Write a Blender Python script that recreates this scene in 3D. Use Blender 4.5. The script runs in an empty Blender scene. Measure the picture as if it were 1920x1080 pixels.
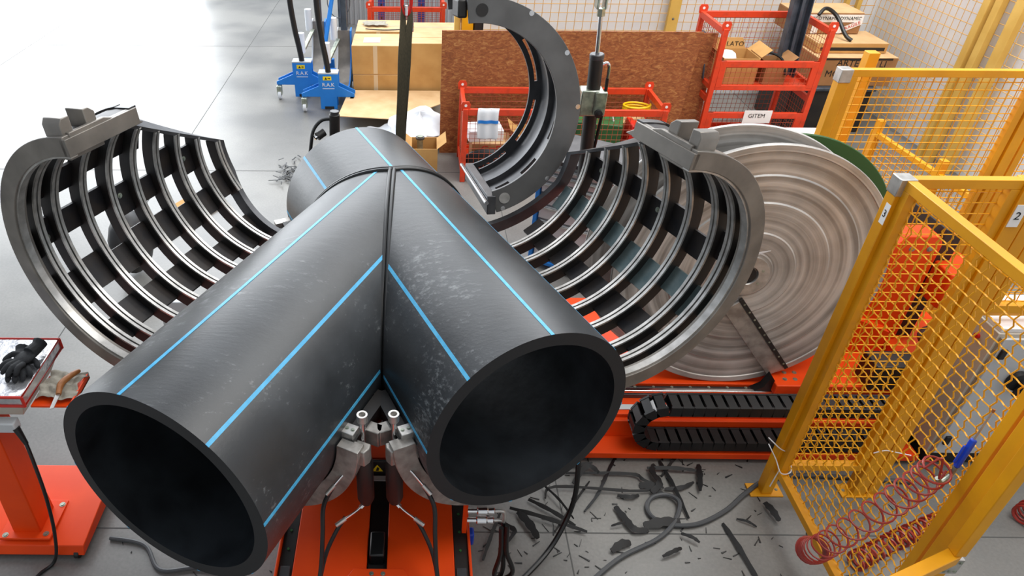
import bpy, bmesh, math, random
from mathutils import Vector, Matrix
random.seed(7)
sc = bpy.context.scene
C = sc.collection
PI = math.pi
V = Vector

# ------------------------------------------------------------------ camera
cam_data = bpy.data.cameras.new('camera')
cam_data.sensor_width = 36.0
cam_data.lens = 1330.618 / 1920 * 36
cam_data.shift_x = (960 - 766.241) / 1920
cam_data.shift_y = (571.683 - 540) / 1920
cam_data.clip_start = 0.05
cam = bpy.data.objects.new('camera', cam_data)
C.objects.link(cam)
right = V((0.999946, 0.009744, 0.003588)); down = V((0.008627, -0.587362, -0.809278)); fwd = V((-0.005778, 0.809266, -0.587414))
m = Matrix.Identity(4)
for r_ in range(3):
    m[r_][0] = right[r_]; m[r_][1] = -down[r_]; m[r_][2] = -fwd[r_]
m.translation = V((0, 0, 3.14))
cam.matrix_world = m
sc.camera = cam

# ------------------------------------------------------------------ light
sc.view_settings.view_transform = 'Standard'
sc.view_settings.look = 'None'
sc.view_settings.gamma = 1.0
sc.view_settings.use_curve_mapping = False
sc.view_settings.exposure = 0.0
w = bpy.data.worlds.new('world'); sc.world = w; w.use_nodes = True
bg = w.node_tree.nodes['Background']
bg.inputs[0].default_value = (0.80, 0.88, 1.0, 1); bg.inputs[1].default_value = 0.66

def area(name, loc, target, sx, sy, power, col=(1, 1, 1)):
    l = bpy.data.lights.new(name, 'AREA'); l.shape = 'RECTANGLE'; l.size = sx; l.size_y = sy
    l.energy = power; l.color = col
    o = bpy.data.objects.new(name, l); C.objects.link(o)
    o.location = loc
    o.rotation_euler = (V(target) - V(loc)).to_track_quat('-Z', 'Y').to_euler()
    return o
area('gate_daylight', (-9.0, 13.5, 2.6), (-2.5, 5.0, 0.6), 11, 4.6, 1050, (0.93, 0.97, 1.0))
area('overhead_fill', (-0.5, 10.0, 7.0), (0.0, 6.0, 0), 13, 6, 520, (0.97, 0.98, 1.0))  # added soft fill overhead, puts sheen on the pipes and lights the boxes
area('rear_sheen_fill', (-1.0, 14.5, 6.6), (0, 3.5, 1), 13, 4, 1000, (0.92, 0.96, 1.0))  # invented source high at the back, for grazing sheen on the rear pipe
area('back_wall_fill', (3.4, 5.6, 6.5), (4.0, 9.0, 0.6), 4, 2, 260, (1.0, 0.99, 0.96))  # extra fill aimed at the back wall to brighten it
area('right_side_fill', (3.2, 2.6, 7.0), (2.6, 5.0, 0.5), 4, 4, 300, (1.0, 0.97, 0.92))  # added fill from above for the disc, fences and right side

# ------------------------------------------------------------------ materials
def lin(c):
    if isinstance(c, str):
        c = tuple(int(c[i:i + 2], 16) / 255 for i in (0, 2, 4))
    return tuple(((x + 0.055) / 1.055) ** 2.4 if x > 0.04045 else x / 12.92 for x in c) + (1,)

def mat(name, col, rough=0.5, metal=0.0, col2=None, scale=8.0, fac=(0.35, 0.65), bump=0.0, stretch=None, spec=0.5, detail=5, rough2=None, alpha=None, bscale=None):
    mt = bpy.data.materials.new(name); mt.use_nodes = True
    nt = mt.node_tree; b = nt.nodes['Principled BSDF']
    b.inputs['Base Color'].default_value = lin(col)
    b.inputs['Roughness'].default_value = rough
    b.inputs['Metallic'].default_value = metal
    b.inputs['Specular IOR Level'].default_value = spec
    if alpha is not None: b.inputs['Alpha'].default_value = alpha
    if col2 or bump or rough2 is not None:
        tc = nt.nodes.new('ShaderNodeTexCoord'); mp = nt.nodes.new('ShaderNodeMapping')
        nt.links.new(tc.outputs['Object'], mp.inputs[0])
        if stretch: mp.inputs['Scale'].default_value = stretch
        nz = nt.nodes.new('ShaderNodeTexNoise'); nz.inputs['Scale'].default_value = scale; nz.inputs['Detail'].default_value = detail
        nt.links.new(mp.outputs[0], nz.inputs['Vector'])
        mr = nt.nodes.new('ShaderNodeMapRange'); mr.inputs[1].default_value = fac[0]; mr.inputs[2].default_value = fac[1]
        nt.links.new(nz.outputs[0], mr.inputs[0])
        if col2:
            mx = nt.nodes.new('ShaderNodeMix'); mx.data_type = 'RGBA'
            mx.inputs[6].default_value = lin(col); mx.inputs[7].default_value = lin(col2)
            nt.links.new(mr.outputs[0], mx.inputs[0]); nt.links.new(mx.outputs[2], b.inputs['Base Color'])
        if rough2 is not None:
            mq = nt.nodes.new('ShaderNodeMapRange'); mq.inputs[3].default_value = rough; mq.inputs[4].default_value = rough2
            nt.links.new(mr.outputs[0], mq.inputs[0]); nt.links.new(mq.outputs[0], b.inputs['Roughness'])
        if bump:
            bp = nt.nodes.new('ShaderNodeBump'); bp.inputs['Strength'].default_value = bump; bp.inputs['Distance'].default_value = 0.01
            src = nz
            if bscale:
                src = nt.nodes.new('ShaderNodeTexNoise'); src.inputs['Scale'].default_value = bscale; src.inputs['Detail'].default_value = 4
                nt.links.new(mp.outputs[0], src.inputs['Vector'])
            nt.links.new(src.outputs[0], bp.inputs['Height']); nt.links.new(bp.outputs[0], b.inputs['Normal'])
    return mt

M = {}
M['orange'] = mat('orange_paint', 'ee4a0a', 0.45, col2='e24208', scale=4, spec=0.3)
M['red'] = mat('red_cage_paint', 'd8401c', 0.45, col2='b03c20', scale=14, fac=(0.5, 0.8))
M['yellow'] = mat('yellow_paint', 'e8a008', 0.42, col2='d8920a', scale=5)
M['pale_yellow'] = mat('pale_yellow_paint', 'dcb45c', 0.6, col2='cfa44c', scale=5)
M['wire_yellow'] = mat('yellow_wire', 'f0a80c', 0.45)
M['wire_tan'] = mat('tan_wire', 'd2a45a', 0.6)
M['wire_red'] = mat('rusty_wire', 'a84a2a', 0.6)
M['black'] = mat('black_oxide', '1a1a1b', 0.5, col2='26211e', scale=9)
M['black_plate'] = mat('black_oxide_plate', '17161a', 0.5, metal=0.2, col2='2b2420', scale=11)
M['shaving'] = mat('black_shaving', '0c0c0d', 0.6)
M['rubber'] = mat('black_rubber', '101112', 0.4)
M['plastic_black'] = mat('black_plastic', '141416', 0.5)
M['steel'] = mat('machined_steel', 'a8a6a2', 0.32, metal=0.85, col2='7c7975', scale=16, bump=0.05, stretch=(1, 1, 6))
M['bright'] = mat('bright_steel', 'cfccc7', 0.36, metal=0.75, col2='b0ada8', scale=20)
M['chrome'] = mat('chrome', 'e0e0e2', 0.12, metal=1.0)
M['darksteel'] = mat('dark_steel', '5c5c5e', 0.42, metal=0.6, col2='48484a', scale=7)
M['greyface'] = mat('grey_steel_face', '8e8880', 0.4, metal=0.5, col2='716c66', scale=6, bump=0.04)
M['greenglass'] = mat('zinc_plate', '5d6f70', 0.3, metal=0.5, col2='73807e', scale=20)
M['zinc'] = mat('zinc_steel', 'b9bfae', 0.3, metal=0.7, col2='8e9488', scale=25)
M['ringgrey'] = mat('ring_grey_steel', '727170', 0.42, metal=0.5, col2='626160', scale=5)
M['alu'] = mat('cast_aluminium', 'b5b1ab', 0.42, metal=0.6, col2='8f8a84', scale=18)
M['blue'] = mat('blue_paint', '1f7fd8', 0.42, col2='1b74c8', scale=4)
M['darkblue'] = mat('dark_blue_paint', '2b4c96', 0.45)
M['stripe'] = mat('light_blue_stripe', '3fa3d2', 0.45, col2='55b2dc', scale=30)
M['card'] = mat('cardboard', 'c79a5c', 0.85, col2='b98b4f', scale=5)
M['card2'] = mat('brown_cardboard', 'a8794c', 0.85, col2='966a41', scale=5)
M['cardtop'] = mat('pale_cardboard', 'dcb98a', 0.8, col2='cfa878', scale=5)
M['tape'] = mat('clear_tape', 'd2b894', 0.3)
M['white'] = mat('white_plastic', 'e8e8ea', 0.5)
M['paper'] = mat('white_paper', 'ecebe8', 0.8)
M['greypaint'] = mat('light_grey_paint', 'c3c6c8', 0.45)
M['beige'] = mat('beige_paint', 'c3bcae', 0.5)
M['green'] = mat('green_paint', '2f6a34', 0.45, col2='2a5c30', scale=6)
M['darkgreen'] = mat('dark_green_paint', '2f5626', 0.5)
M['hosered'] = mat('red_brown_hose', '9e2f24', 0.35)
M['bluepl'] = mat('blue_plastic', '1746c4', 0.35)
M['olive'] = mat('olive_webbing', '4a4434', 0.85, col2='5c5440', scale=60, stretch=(6, 6, 1))
M['foil'] = mat('silver_foil', 'e4e4e6', 0.22, metal=0.75, bump=0.6, col2='c8c8cc', scale=18)
M['redtrim'] = mat('red_tape', 'c22a1e', 0.5)
M['knit'] = mat('black_knit', '17181b', 0.8, bump=0.6, bscale=400, col2='202226', scale=60)
M['rag'] = mat('grey_rag', '8f897c', 0.9, col2='a8a294', scale=30, bump=0.5)
M['wood'] = mat('tool_wood', 'a56a38', 0.5, col2='8c5428', scale=30, stretch=(1, 1, 8))
M['hosegrey'] = mat('grey_hose', '4a4c4e', 0.5)
M['yellowlabel'] = mat('yellow_label', 'f0cf1c', 0.5)
M['ink'] = mat('black_ink', '1c1a18', 0.7)
M['channel'] = mat('blue_grey_steel', '56606c', 0.4, metal=0.4, col2='3c444e', scale=8)
M['transp'] = mat('pale_plastic', 'dfe2e6', 0.45)
M['redplastic'] = mat('red_plastic', 'd02218', 0.4)
M['yellowhose'] = mat('yellow_hose', 'f0c410', 0.4)
M['sign'] = mat('pale_yellow_film', 'd8d890', 0.6)

def pipe_mat():
    mt = bpy.data.materials.new('black_polyethylene'); mt.use_nodes = True; nt = mt.node_tree; b = nt.nodes['Principled BSDF']
    L = nt.links.new; N = nt.nodes.new
    tc = N('ShaderNodeTexCoord')
    n1 = N('ShaderNodeTexNoise'); n1.inputs['Scale'].default_value = 3.2; n1.inputs['Detail'].default_value = 7; L(tc.outputs['Object'], n1.inputs[0])
    mx = N('ShaderNodeMix'); mx.data_type = 'RGBA'; mx.inputs[6].default_value = lin('202224'); mx.inputs[7].default_value = lin('383b3e')
    r1 = N('ShaderNodeMapRange'); r1.inputs[1].default_value = .35; r1.inputs[2].default_value = .7; L(n1.outputs[0], r1.inputs[0]); L(r1.outputs[0], mx.inputs[0])
    # scuffs: sparse stretched scratches
    mp = N('ShaderNodeMapping'); mp.inputs['Scale'].default_value = (2, 9, 14); mp.inputs['Rotation'].default_value = (0.3, 0.5, 0.4); L(tc.outputs['Object'], mp.inputs[0])
    n2 = N('ShaderNodeTexNoise'); n2.inputs['Scale'].default_value = 4.0; n2.inputs['Detail'].default_value = 9; n2.inputs['Roughness'].default_value = .72; L(mp.outputs[0], n2.inputs[0])
    r2 = N('ShaderNodeMapRange'); r2.inputs[1].default_value = .56; r2.inputs[2].default_value = .85; mk = N('ShaderNodeMath'); mk.operation = 'MULTIPLY'; rk = N('ShaderNodeMapRange'); nk = N('ShaderNodeTexNoise'); nk.inputs['Scale'].default_value = 1.6; nk.inputs['Detail'].default_value = 3; L(tc.outputs['Object'], nk.inputs[0]); rk.inputs[1].default_value = .42; rk.inputs[2].default_value = .62; rk.inputs[3].default_value = .8; rk.inputs[4].default_value = 1.12; L(nk.outputs[0], rk.inputs[0]); L(n2.outputs[0], mk.inputs[0]); L(rk.outputs[0], mk.inputs[1]); L(mk.outputs[0], r2.inputs[0])
    mx2 = N('ShaderNodeMix'); mx2.data_type = 'RGBA'; mx2.inputs[7].default_value = lin('8c8f90'); L(mx.outputs[2], mx2.inputs[6]); L(r2.outputs[0], mx2.inputs[0])
    L(mx2.outputs[2], b.inputs['Base Color'])
    r3 = N('ShaderNodeMapRange'); r3.inputs[3].default_value = .33; r3.inputs[4].default_value = .5; L(n1.outputs[0], r3.inputs[0]); L(r3.outputs[0], b.inputs['Roughness'])
    bp = N('ShaderNodeBump'); bp.inputs['Strength'].default_value = .12; bp.inputs['Distance'].default_value = .01; L(n2.outputs[0], bp.inputs['Height']); L(bp.outputs[0], b.inputs['Normal'])
    b.inputs['Specular IOR Level'].default_value = 0.7
    return mt
M['pipe'] = pipe_mat()
M['pipe_in'] = mat('pipe_bore', '16181b', 0.38, col2='2b2f33', scale=5, bump=0.15, bscale=20)
M['pipe_cut'] = mat('pipe_cut_face', '1e1f21', 0.55)

def floor_mat():
    mt = bpy.data.materials.new('sealed_concrete'); mt.use_nodes = True; nt = mt.node_tree; b = nt.nodes['Principled BSDF']
    L = nt.links.new; N = nt.nodes.new
    tc = N('ShaderNodeTexCoord')
    n1 = N('ShaderNodeTexNoise'); n1.inputs['Scale'].default_value = .9; n1.inputs['Detail'].default_value = 8; L(tc.outputs['Object'], n1.inputs[0])
    n2 = N('ShaderNodeTexNoise'); n2.inputs['Scale'].default_value = 60; n2.inputs['Detail'].default_value = 4; L(tc.outputs['Object'], n2.inputs[0])
    mx = N('ShaderNodeMix'); mx.data_type = 'RGBA'; mx.inputs[6].default_value = lin('6e6d6a'); mx.inputs[7].default_value = lin('878580')
    r1 = N('ShaderNodeMapRange'); r1.inputs[1].default_value = .38; r1.inputs[2].default_value = .6; L(n1.outputs[0], r1.inputs[0]); L(r1.outputs[0], mx.inputs[0])
    m2 = N('ShaderNodeMix'); m2.data_type = 'RGBA'; m2.blend_type = 'MULTIPLY'; m2.inputs[0].default_value = .35; L(mx.outputs[2], m2.inputs[6]); L(n2.outputs[0], m2.inputs[7])
    m3 = N('ShaderNodeMix'); m3.data_type = 'RGBA'; m3.blend_type = 'MULTIPLY'; m3.inputs[0].default_value = 1; m3.inputs[7].default_value = (1.15, 1.15, 1.15, 1); L(m2.outputs[2], m3.inputs[6])
    L(m3.outputs[2], b.inputs['Base Color'])
    r3 = N('ShaderNodeMapRange'); r3.inputs[3].default_value = .26; r3.inputs[4].default_value = .42; L(n1.outputs[0], r3.inputs[0]); L(r3.outputs[0], b.inputs['Roughness'])
    bp = N('ShaderNodeBump'); bp.inputs['Strength'].default_value = .08; bp.inputs['Distance'].default_value = .004; L(n2.outputs[0], bp.inputs['Height']); L(bp.outputs[0], b.inputs['Normal'])
    return mt
M['floor'] = floor_mat()
M['joint'] = mat('dark_joint_filler', '555553', 0.8)

def osb_mat():
    mt = bpy.data.materials.new('strand_board'); mt.use_nodes = True; nt = mt.node_tree; b = nt.nodes['Principled BSDF']
    L = nt.links.new; N = nt.nodes.new
    tc = N('ShaderNodeTexCoord'); mp = N('ShaderNodeMapping'); mp.inputs['Scale'].default_value = (5, 5, 12); L(tc.outputs['Object'], mp.inputs[0])
    n = N('ShaderNodeTexNoise'); n.inputs['Scale'].default_value = 3; n.inputs['Detail'].default_value = 8; n.inputs['Roughness'].default_value = .7; n.inputs['Distortion'].default_value = 1.2; L(mp.outputs[0], n.inputs[0])
    cr = N('ShaderNodeValToRGB'); e = cr.color_ramp.elements; e[0].position = .3; e[0].color = lin('653418'); e[1].position = .8; e[1].color = lin('d0a060')
    k = cr.color_ramp.elements.new(.52); k.color = lin('97582e'); L(n.outputs[0], cr.inputs[0]); L(cr.outputs[0], b.inputs['Base Color']); b.inputs['Roughness'].default_value = .75
    return mt
M['osb'] = osb_mat()
M['wall'] = mat('white_wall_panel', 'eceded', 0.6, col2='e4e5e8', scale=2)
M['ribwall'] = mat('grey_ribbed_sheet', 'b4b4b2', 0.6)

def disc_mat():
    mt = bpy.data.materials.new('turned_disc_metal'); mt.use_nodes = True; nt = mt.node_tree; b = nt.nodes['Principled BSDF']
    L = nt.links.new; N = nt.nodes.new
    tc = N('ShaderNodeTexCoord')
    # radial coordinate in the disc's own plane (object Z is its axle)
    sep = N('ShaderNodeSeparateXYZ'); L(tc.outputs['Object'], sep.inputs[0])
    cmb = N('ShaderNodeCombineXYZ'); L(sep.outputs[0], cmb.inputs[0]); L(sep.outputs[1], cmb.inputs[1])
    ln = N('ShaderNodeVectorMath'); ln.operation = 'LENGTH'; L(cmb.outputs[0], ln.inputs[0])
    nr = N('ShaderNodeTexNoise'); nr.noise_dimensions = '1D'; nr.inputs['Scale'].default_value = 26; nr.inputs['Detail'].default_value = 6; L(ln.outputs['Value'], nr.inputs['W'])
    n2 = N('ShaderNodeTexNoise'); n2.inputs['Scale'].default_value = 3; n2.inputs['Detail'].default_value = 7; L(tc.outputs['Object'], n2.inputs[0])
    ad = N('ShaderNodeMath'); ad.operation = 'ADD'; L(nr.outputs[0], ad.inputs[0]); L(n2.outputs[0], ad.inputs[1])
    r = N('ShaderNodeMapRange'); r.inputs[1].default_value = .75; r.inputs[2].default_value = 1.25; L(ad.outputs[0], r.inputs[0])
    mx = N('ShaderNodeMix'); mx.data_type = 'RGBA'; mx.inputs[6].default_value = lin('96928d'); mx.inputs[7].default_value = lin('d9d7d3'); L(r.outputs[0], mx.inputs[0]); L(mx.outputs[2], b.inputs['Base Color'])
    b.inputs['Metallic'].default_value = .55; b.inputs['Roughness'].default_value = .42
    bp = N('ShaderNodeBump'); bp.inputs['Strength'].default_value = .15; bp.inputs['Distance'].default_value = .01; L(nr.outputs[0], bp.inputs['Height']); L(bp.outputs[0], b.inputs['Normal'])
    return mt
M['disc'] = disc_mat()

# ------------------------------------------------------------------ mesh helpers
def basis(d):
    d = V(d).normalized(); a = V((0, 0, 1)) if abs(d.z) < .9 else V((1, 0, 0))
    x = a.cross(d).normalized(); return x, d.cross(x).normalized(), d

class MB:
    def __init__(s): s.v = []; s.f = []; s.mi = []; s.cur = 0
    def add(s, vs, fs):
        o = len(s.v); s.v += [V(p) for p in vs]; s.f += [tuple(i + o for i in f) for f in fs]; s.mi += [s.cur] * len(fs); return s
    def hexa(s, p):   # 8 points: bottom 4 ccw, top 4 ccw
        return s.add(p, [(3, 2, 1, 0), (4, 5, 6, 7), (0, 1, 5, 4), (1, 2, 6, 5), (2, 3, 7, 6), (3, 0, 4, 7)])
    def box(s, lo, hi, R=None, o=None):
        x0, y0, z0 = lo; x1, y1, z1 = hi
        p = [V(q) for q in ((x0, y0, z0), (x1, y0, z0), (x1, y1, z0), (x0, y1, z0), (x0, y0, z1), (x1, y0, z1), (x1, y1, z1), (x0, y1, z1))]
        if R is not None:
            c = V(o) if o is not None else (V(lo) + V(hi)) / 2
            p = [c + R @ (q - c) for q in p]
        return s.hexa(p)
    def beam(s, a, b, w, h, up=(0, 0, 1)):
        a, b = V(a), V(b); d = (b - a).normalized(); u = V(up)
        if abs(d.dot(u)) > .98: u = V((0, 1, 0))
        x = d.cross(u).normalized() * (w / 2); y = x.cross(d).normalized() * (h / 2)
        return s.hexa([a - x - y, a + x - y, a + x + y, a - x + y, b - x - y, b + x - y, b + x + y, b - x + y])
    def cyl(s, a, b, r, n=16, r2=None, cap=True):
        a, b = V(a), V(b); r2 = r if r2 is None else r2; x, y, d = basis(b - a)
        vs = []
        for k in range(n):
            t = 2 * PI * k / n; e = x * math.cos(t) + y * math.sin(t); vs += [a + e * r, b + e * r2]
        fs = [(2 * k, (2 * k + 2) % (2 * n), (2 * k + 3) % (2 * n), 2 * k + 1) for k in range(n)]
        if cap: fs += [tuple(2 * k for k in reversed(range(n))), tuple(2 * k + 1 for k in range(n))]
        return s.add(vs, fs)
    def tube(s, pts, r, n=8, closed=False, rr=None):
        pts = [V(p) for p in pts]; m_ = len(pts); vs = []; prev = None
        for i, p in enumerate(pts):
            if closed: d = pts[(i + 1) % m_] - pts[i - 1]
            else: d = pts[min(i + 1, m_ - 1)] - pts[max(i - 1, 0)]
            d.normalize()
            if prev is None: x, y, _ = basis(d)
            else:
                x = (prev - d * prev.dot(d)); x = x.normalized() if x.length > 1e-6 else basis(d)[0]; y = d.cross(x)
            prev = x; q = rr[i] if rr else r
            vs += [p + (x * math.cos(2 * PI * k / n) + y * math.sin(2 * PI * k / n)) * q for k in range(n)]
        fs = []
        for i in range(m_ if closed else m_ - 1):
            j = (i + 1) % m_
            fs += [(i * n + k, i * n + (k + 1) % n, j * n + (k + 1) % n, j * n + k) for k in range(n)]
        if not closed: fs += [tuple(reversed(range(n))), tuple((m_ - 1) * n + k for k in range(n))]
        return s.add(vs, fs)
    def grid(s, rows, closed=False):   # rows: list of equal-length point lists
        n = len(rows[0]); vs = [p for r in rows for p in r]; fs = []
        for i in range(len(rows) - 1):
            for k in range(n if closed else n - 1):
                fs.append((i * n + k, i * n + (k + 1) % n, (i + 1) * n + (k + 1) % n, (i + 1) * n + k))
        return s.add(vs, fs)
    def sweep(s, secs, closed=False):  # each sec: ring of points; solid with caps
        n = len(secs[0]); vs = [p for r in secs for p in r]; fs = []; m_ = len(secs)
        for i in range(m_ if closed else m_ - 1):
            j = (i + 1) % m_
            fs += [(i * n + k, i * n + (k + 1) % n, j * n + (k + 1) % n, j * n + k) for k in range(n)]
        if not closed: fs += [tuple(reversed(range(n))), tuple((m_ - 1) * n + k for k in range(n))]
        return s.add(vs, fs)
    def prism(s, poly, o, ex, ey, ez):  # polygon in (ex,ey), extruded by vector ez
        o, ex, ey, ez = V(o), V(ex), V(ey), V(ez); n = len(poly)
        a = [o + ex * p[0] + ey * p[1] for p in poly]; b = [p + ez for p in a]
        return s.add(a + b, [tuple(reversed(range(n))), tuple(range(n, 2 * n))] + [(k, (k + 1) % n, n + (k + 1) % n, n + k) for k in range(n)])
    def lathe(s, prof, o, ax, n=48, closed=True):  # prof [(r,h)]
        x, y, d = basis(ax); o = V(o)
        rows = [[o + d * h + (x * math.cos(2 * PI * k / n) + y * math.sin(2 * PI * k / n)) * r for k in range(n)] for r, h in prof]
        if closed: rows.append(rows[0])
        return s.grid(rows, closed=True)
    def ell(s, c, r, n=12, R=None):
        c = V(c); rows = []
        for i in range(n // 2 + 1):
            a = PI * i / (n // 2); row = []
            for k in range(n):
                t = 2 * PI * k / n; p = V((r[0] * math.sin(a) * math.cos(t), r[1] * math.sin(a) * math.sin(t), r[2] * math.cos(a)))
                row.append(c + (R @ p if R else p))
            rows.append(row)
        return s.grid(rows, closed=True)

WM = {}
def finish(o, label=None, cat=None, group=None, kind=None):
    if label: o['label'] = label
    if cat: o['category'] = cat
    if group: o['group'] = group
    if kind: o['kind'] = kind
    return o
def obj(name, mb, mt, parent=None, bevel=0, smooth=True, kind=None, label=None, cat=None, group=None, frame=None, mods=None):
    """one mesh object; vertices are given in world coordinates and stored relative to the object"""
    me = bpy.data.meshes.new(name)
    if frame is None:
        if parent is None:
            xs = [p.x for p in mb.v]; ys = [p.y for p in mb.v]; zs = [p.z for p in mb.v]
            frame = Matrix.Translation(((min(xs) + max(xs)) / 2, (min(ys) + max(ys)) / 2, min(zs)))
        else: frame = WM[parent.name]
    inv = frame.inverted()
    me.from_pydata([inv @ p for p in mb.v], [], mb.f)
    ms = mt if isinstance(mt, (list, tuple)) else [mt]
    for q in ms: me.materials.append(q if not isinstance(q, str) else M[q])
    if len(ms) > 1: me.polygons.foreach_set('material_index', mb.mi)
    bm = bmesh.new(); bm.from_mesh(me); bmesh.ops.remove_doubles(bm, verts=bm.verts, dist=1e-5); bmesh.ops.recalc_face_normals(bm, faces=bm.faces); bm.to_mesh(me); bm.free()
    if smooth:
        me.polygons.foreach_set('use_smooth', [True] * len(me.polygons)); me.set_sharp_from_angle(angle=0.6)
    o = bpy.data.objects.new(name, me); C.objects.link(o)
    if parent is not None:
        o.parent = parent; o.matrix_local = WM[parent.name].inverted() @ frame
    else: o.matrix_world = frame
    WM[o.name] = frame.copy()
    if bevel:
        b = o.modifiers.new('bevel', 'BEVEL'); b.width = bevel; b.segments = 2; b.limit_method = 'ANGLE'; b.angle_limit = 0.7
    if mods: mods(o)
    return finish(o, label, cat, group, kind)
def thing(name, label, cat, loc=(0, 0, 0), group=None, rotz=0):
    o = bpy.data.objects.new(name, None); C.objects.link(o)
    f = Matrix.Translation(loc) @ Matrix.Rotation(rotz, 4, 'Z'); o.matrix_world = f; WM[o.name] = f
    o.empty_display_size = .1
    return finish(o, label, cat, group)
def dup(root, delta, label=None, group=None, rotz=0):
    r = root.copy(); C.objects.link(r); r.matrix_world = Matrix.Translation(delta) @ WM[root.name] @ Matrix.Rotation(rotz, 4, 'Z')
    if label: r['label'] = label
    if group: r['group'] = group
    for ch in list(root.children):
        c = ch.copy(); C.objects.link(c); c.parent = r
        for g_ in list(ch.children):
            d = g_.copy(); C.objects.link(d); d.parent = c
    return r
def text_mb(txt, size, o, ex, ey, depth=.0006, mb=None):
    """lettering as flat real geometry: text mesh mapped on the frame ex (reading direction), ey (up)"""
    cu = bpy.data.curves.new('lettering', 'FONT'); cu.body = txt; cu.size = size; cu.align_x = 'CENTER'; cu.align_y = 'CENTER'; cu.extrude = depth; cu.resolution_u = 2
    t = bpy.data.objects.new('lettering', cu); C.objects.link(t)
    dg = bpy.context.evaluated_depsgraph_get(); me = bpy.data.meshes.new_from_object(t.evaluated_get(dg))
    mb = mb or MB(); ex = V(ex).normalized(); ey = V(ey).normalized(); ez = ex.cross(ey)
    mb.add([V(o) + ex * v.co.x + ey * v.co.y + ez * v.co.z for v in me.vertices], [tuple(p.vertices) for p in me.polygons])
    bpy.data.objects.remove(t); bpy.data.curves.remove(cu); bpy.data.meshes.remove(me)
    return mb
def spline(pts, n=8):
    pts = [V(p) for p in pts]; out = []
    for i in range(len(pts) - 1):
        p0, p1, p2, p3 = pts[max(i - 1, 0)], pts[i], pts[i + 1], pts[min(i + 2, len(pts) - 1)]
        for k in range(n):
            t = k / n
            out.append(0.5 * ((2 * p1) + (p2 - p0) * t + (2 * p0 - 5 * p1 + 4 * p2 - p3) * t * t + (3 * p1 - p0 - 3 * p2 + p3) * t ** 3))
    return out + [pts[-1]]
def bolt(parent, p, n, r=.008, h=.006, mt='zinc', name='bolt'):
    n = V(n).normalized(); mb = MB().cyl(V(p) - n * .002, V(p) + n * h, r, 6); mb.cyl(V(p) - n * .002, V(p) + n * h * .3, r * 1.5, 12)
    return obj(name, mb, mt, parent, smooth=False)

# ------------------------------------------------------------------ setting
ground = MB(); ground.add([(-16, -2, 0), (8, -2, 0), (8, 20, 0), (-16, 20, 0)], [(0, 1, 2, 3)])
obj('floor', ground, 'floor', kind='structure', frame=Matrix.Identity(4))
jm = MB()
for y in (2.31, 6.62, 10.93):
    jm.box((-14, y - .0035, .0), (7, y + .0035, .0012))
for x in (.81, -2.5, -5.8, 4.1):
    jm.box((x - .0035 + 0, -1, .0), (x + .0035, 19, .0012))
obj('trim_1', jm, 'joint', kind='structure', frame=Matrix.Identity(4), label='dark expansion joints in the concrete floor')
wb = MB(); wb.box((.62, 9.02, 0), (5.62, 9.12, 3.4)); obj('wall_back', wb, 'wall', kind='structure')
wr = MB(); wr.box((5.52, -.5, 0), (5.62, 9.02, 3.4)); obj('wall_right', wr, 'wall', kind='structure')
wf = MB(); wf.box((-16, -3.1, 0), (8, -3, 8.5)); obj('wall_front', wf, 'ribwall', kind='structure')  # unseen wall behind the camera, added to hold back world light
rw = MB(); poly = []
for k in range(26):
    x = -1.15 + k * .08; poly += [(x, 0), (x + .03, 0), (x + .04, .025), (x + .07, .025)]
poly += [(.94, 0), (.94, .1), (-1.15, .1)]
rw.prism(poly, (0, 12.2, 0), (1, 0, 0), (0, 1, 0), (0, 0, 3.4)); obj('wall_rear', rw, 'ribwall', kind='structure', smooth=False)

def wires(mb, o, U_, V_, lu, lv, sp, r=.002, crimp=0, sp2=None):
    """square wire mesh in the plane (U_,V_) starting at o; crimped wires wave over and under each other"""
    o, U_, V_ = V(o), V(U_), V(V_); Nn = U_.cross(V_); sp2 = sp2 or sp
    def line(base, d, L, s_, ph):
        if not crimp: mb.tube([base, base + d * L], r, 4); return
        n = max(2, int(round(L / s_)) * 2)
        mb.tube([base + d * (L * k / n) + Nn * (crimp * (1 if (k + ph) % 2 else -1)) + (Nn.cross(d)) * (crimp * .5 * (1 if (k // 1 + ph) % 2 else -1)) for k in range(n + 1)], r, 4)
    k = 0; u = sp / 2
    while u < lu: line(o + U_ * u, V_, lv, sp2, k % 2); u += sp; k += 1
    k = 0; v_ = sp2 / 2
    while v_ < lv: line(o + V_ * v_, U_, lu, sp, (k + 1) % 2); v_ += sp2; k += 1
    return mb

# mesh cladding in front of the back wall and the right wall
t = thing('wall_mesh_panel', 'tan wire mesh guard with pale yellow posts along the white back wall', 'mesh guard', (3, 8.9, 0))
obj('wire_mesh', wires(MB(), (.76, 8.9, .05), (1, 0, 0), (0, 0, 1), 4.66, 2.9, .1, .004), 'wire_tan', t, kind='stuff')
for x, wd in ((.66, .17), (3.06, .13), (5.06, .05), (5.2, .05)):
    mb = MB().box((x - wd / 2, 8.84, 0), (x + wd / 2, 8.9, 3)); p = obj('post', mb, 'pale_yellow', t, bevel=.004)
    if wd > .1: bolt(p, (x, 8.84, .95), (0, -1, 0), .01)
t = thing('wall_mesh_panel', 'tan wire mesh guard with three pale yellow posts along the right wall', 'mesh guard', (5.42, 5, 0))
obj('wire_mesh', wires(MB(), (5.44, 1.5, .05), (0, 1, 0), (0, 0, 1), 7.35, 2.9, .1, .004), 'wire_tan', t, kind='stuff')
for y, wd in ((7.13, .09), (6.98, .09), (6.72, .12), (4.6, .1)):
    obj('post', MB().box((5.37, y - wd / 2, 0), (5.43, y + wd / 2, 3)), 'pale_yellow', t, bevel=.004)
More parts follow.
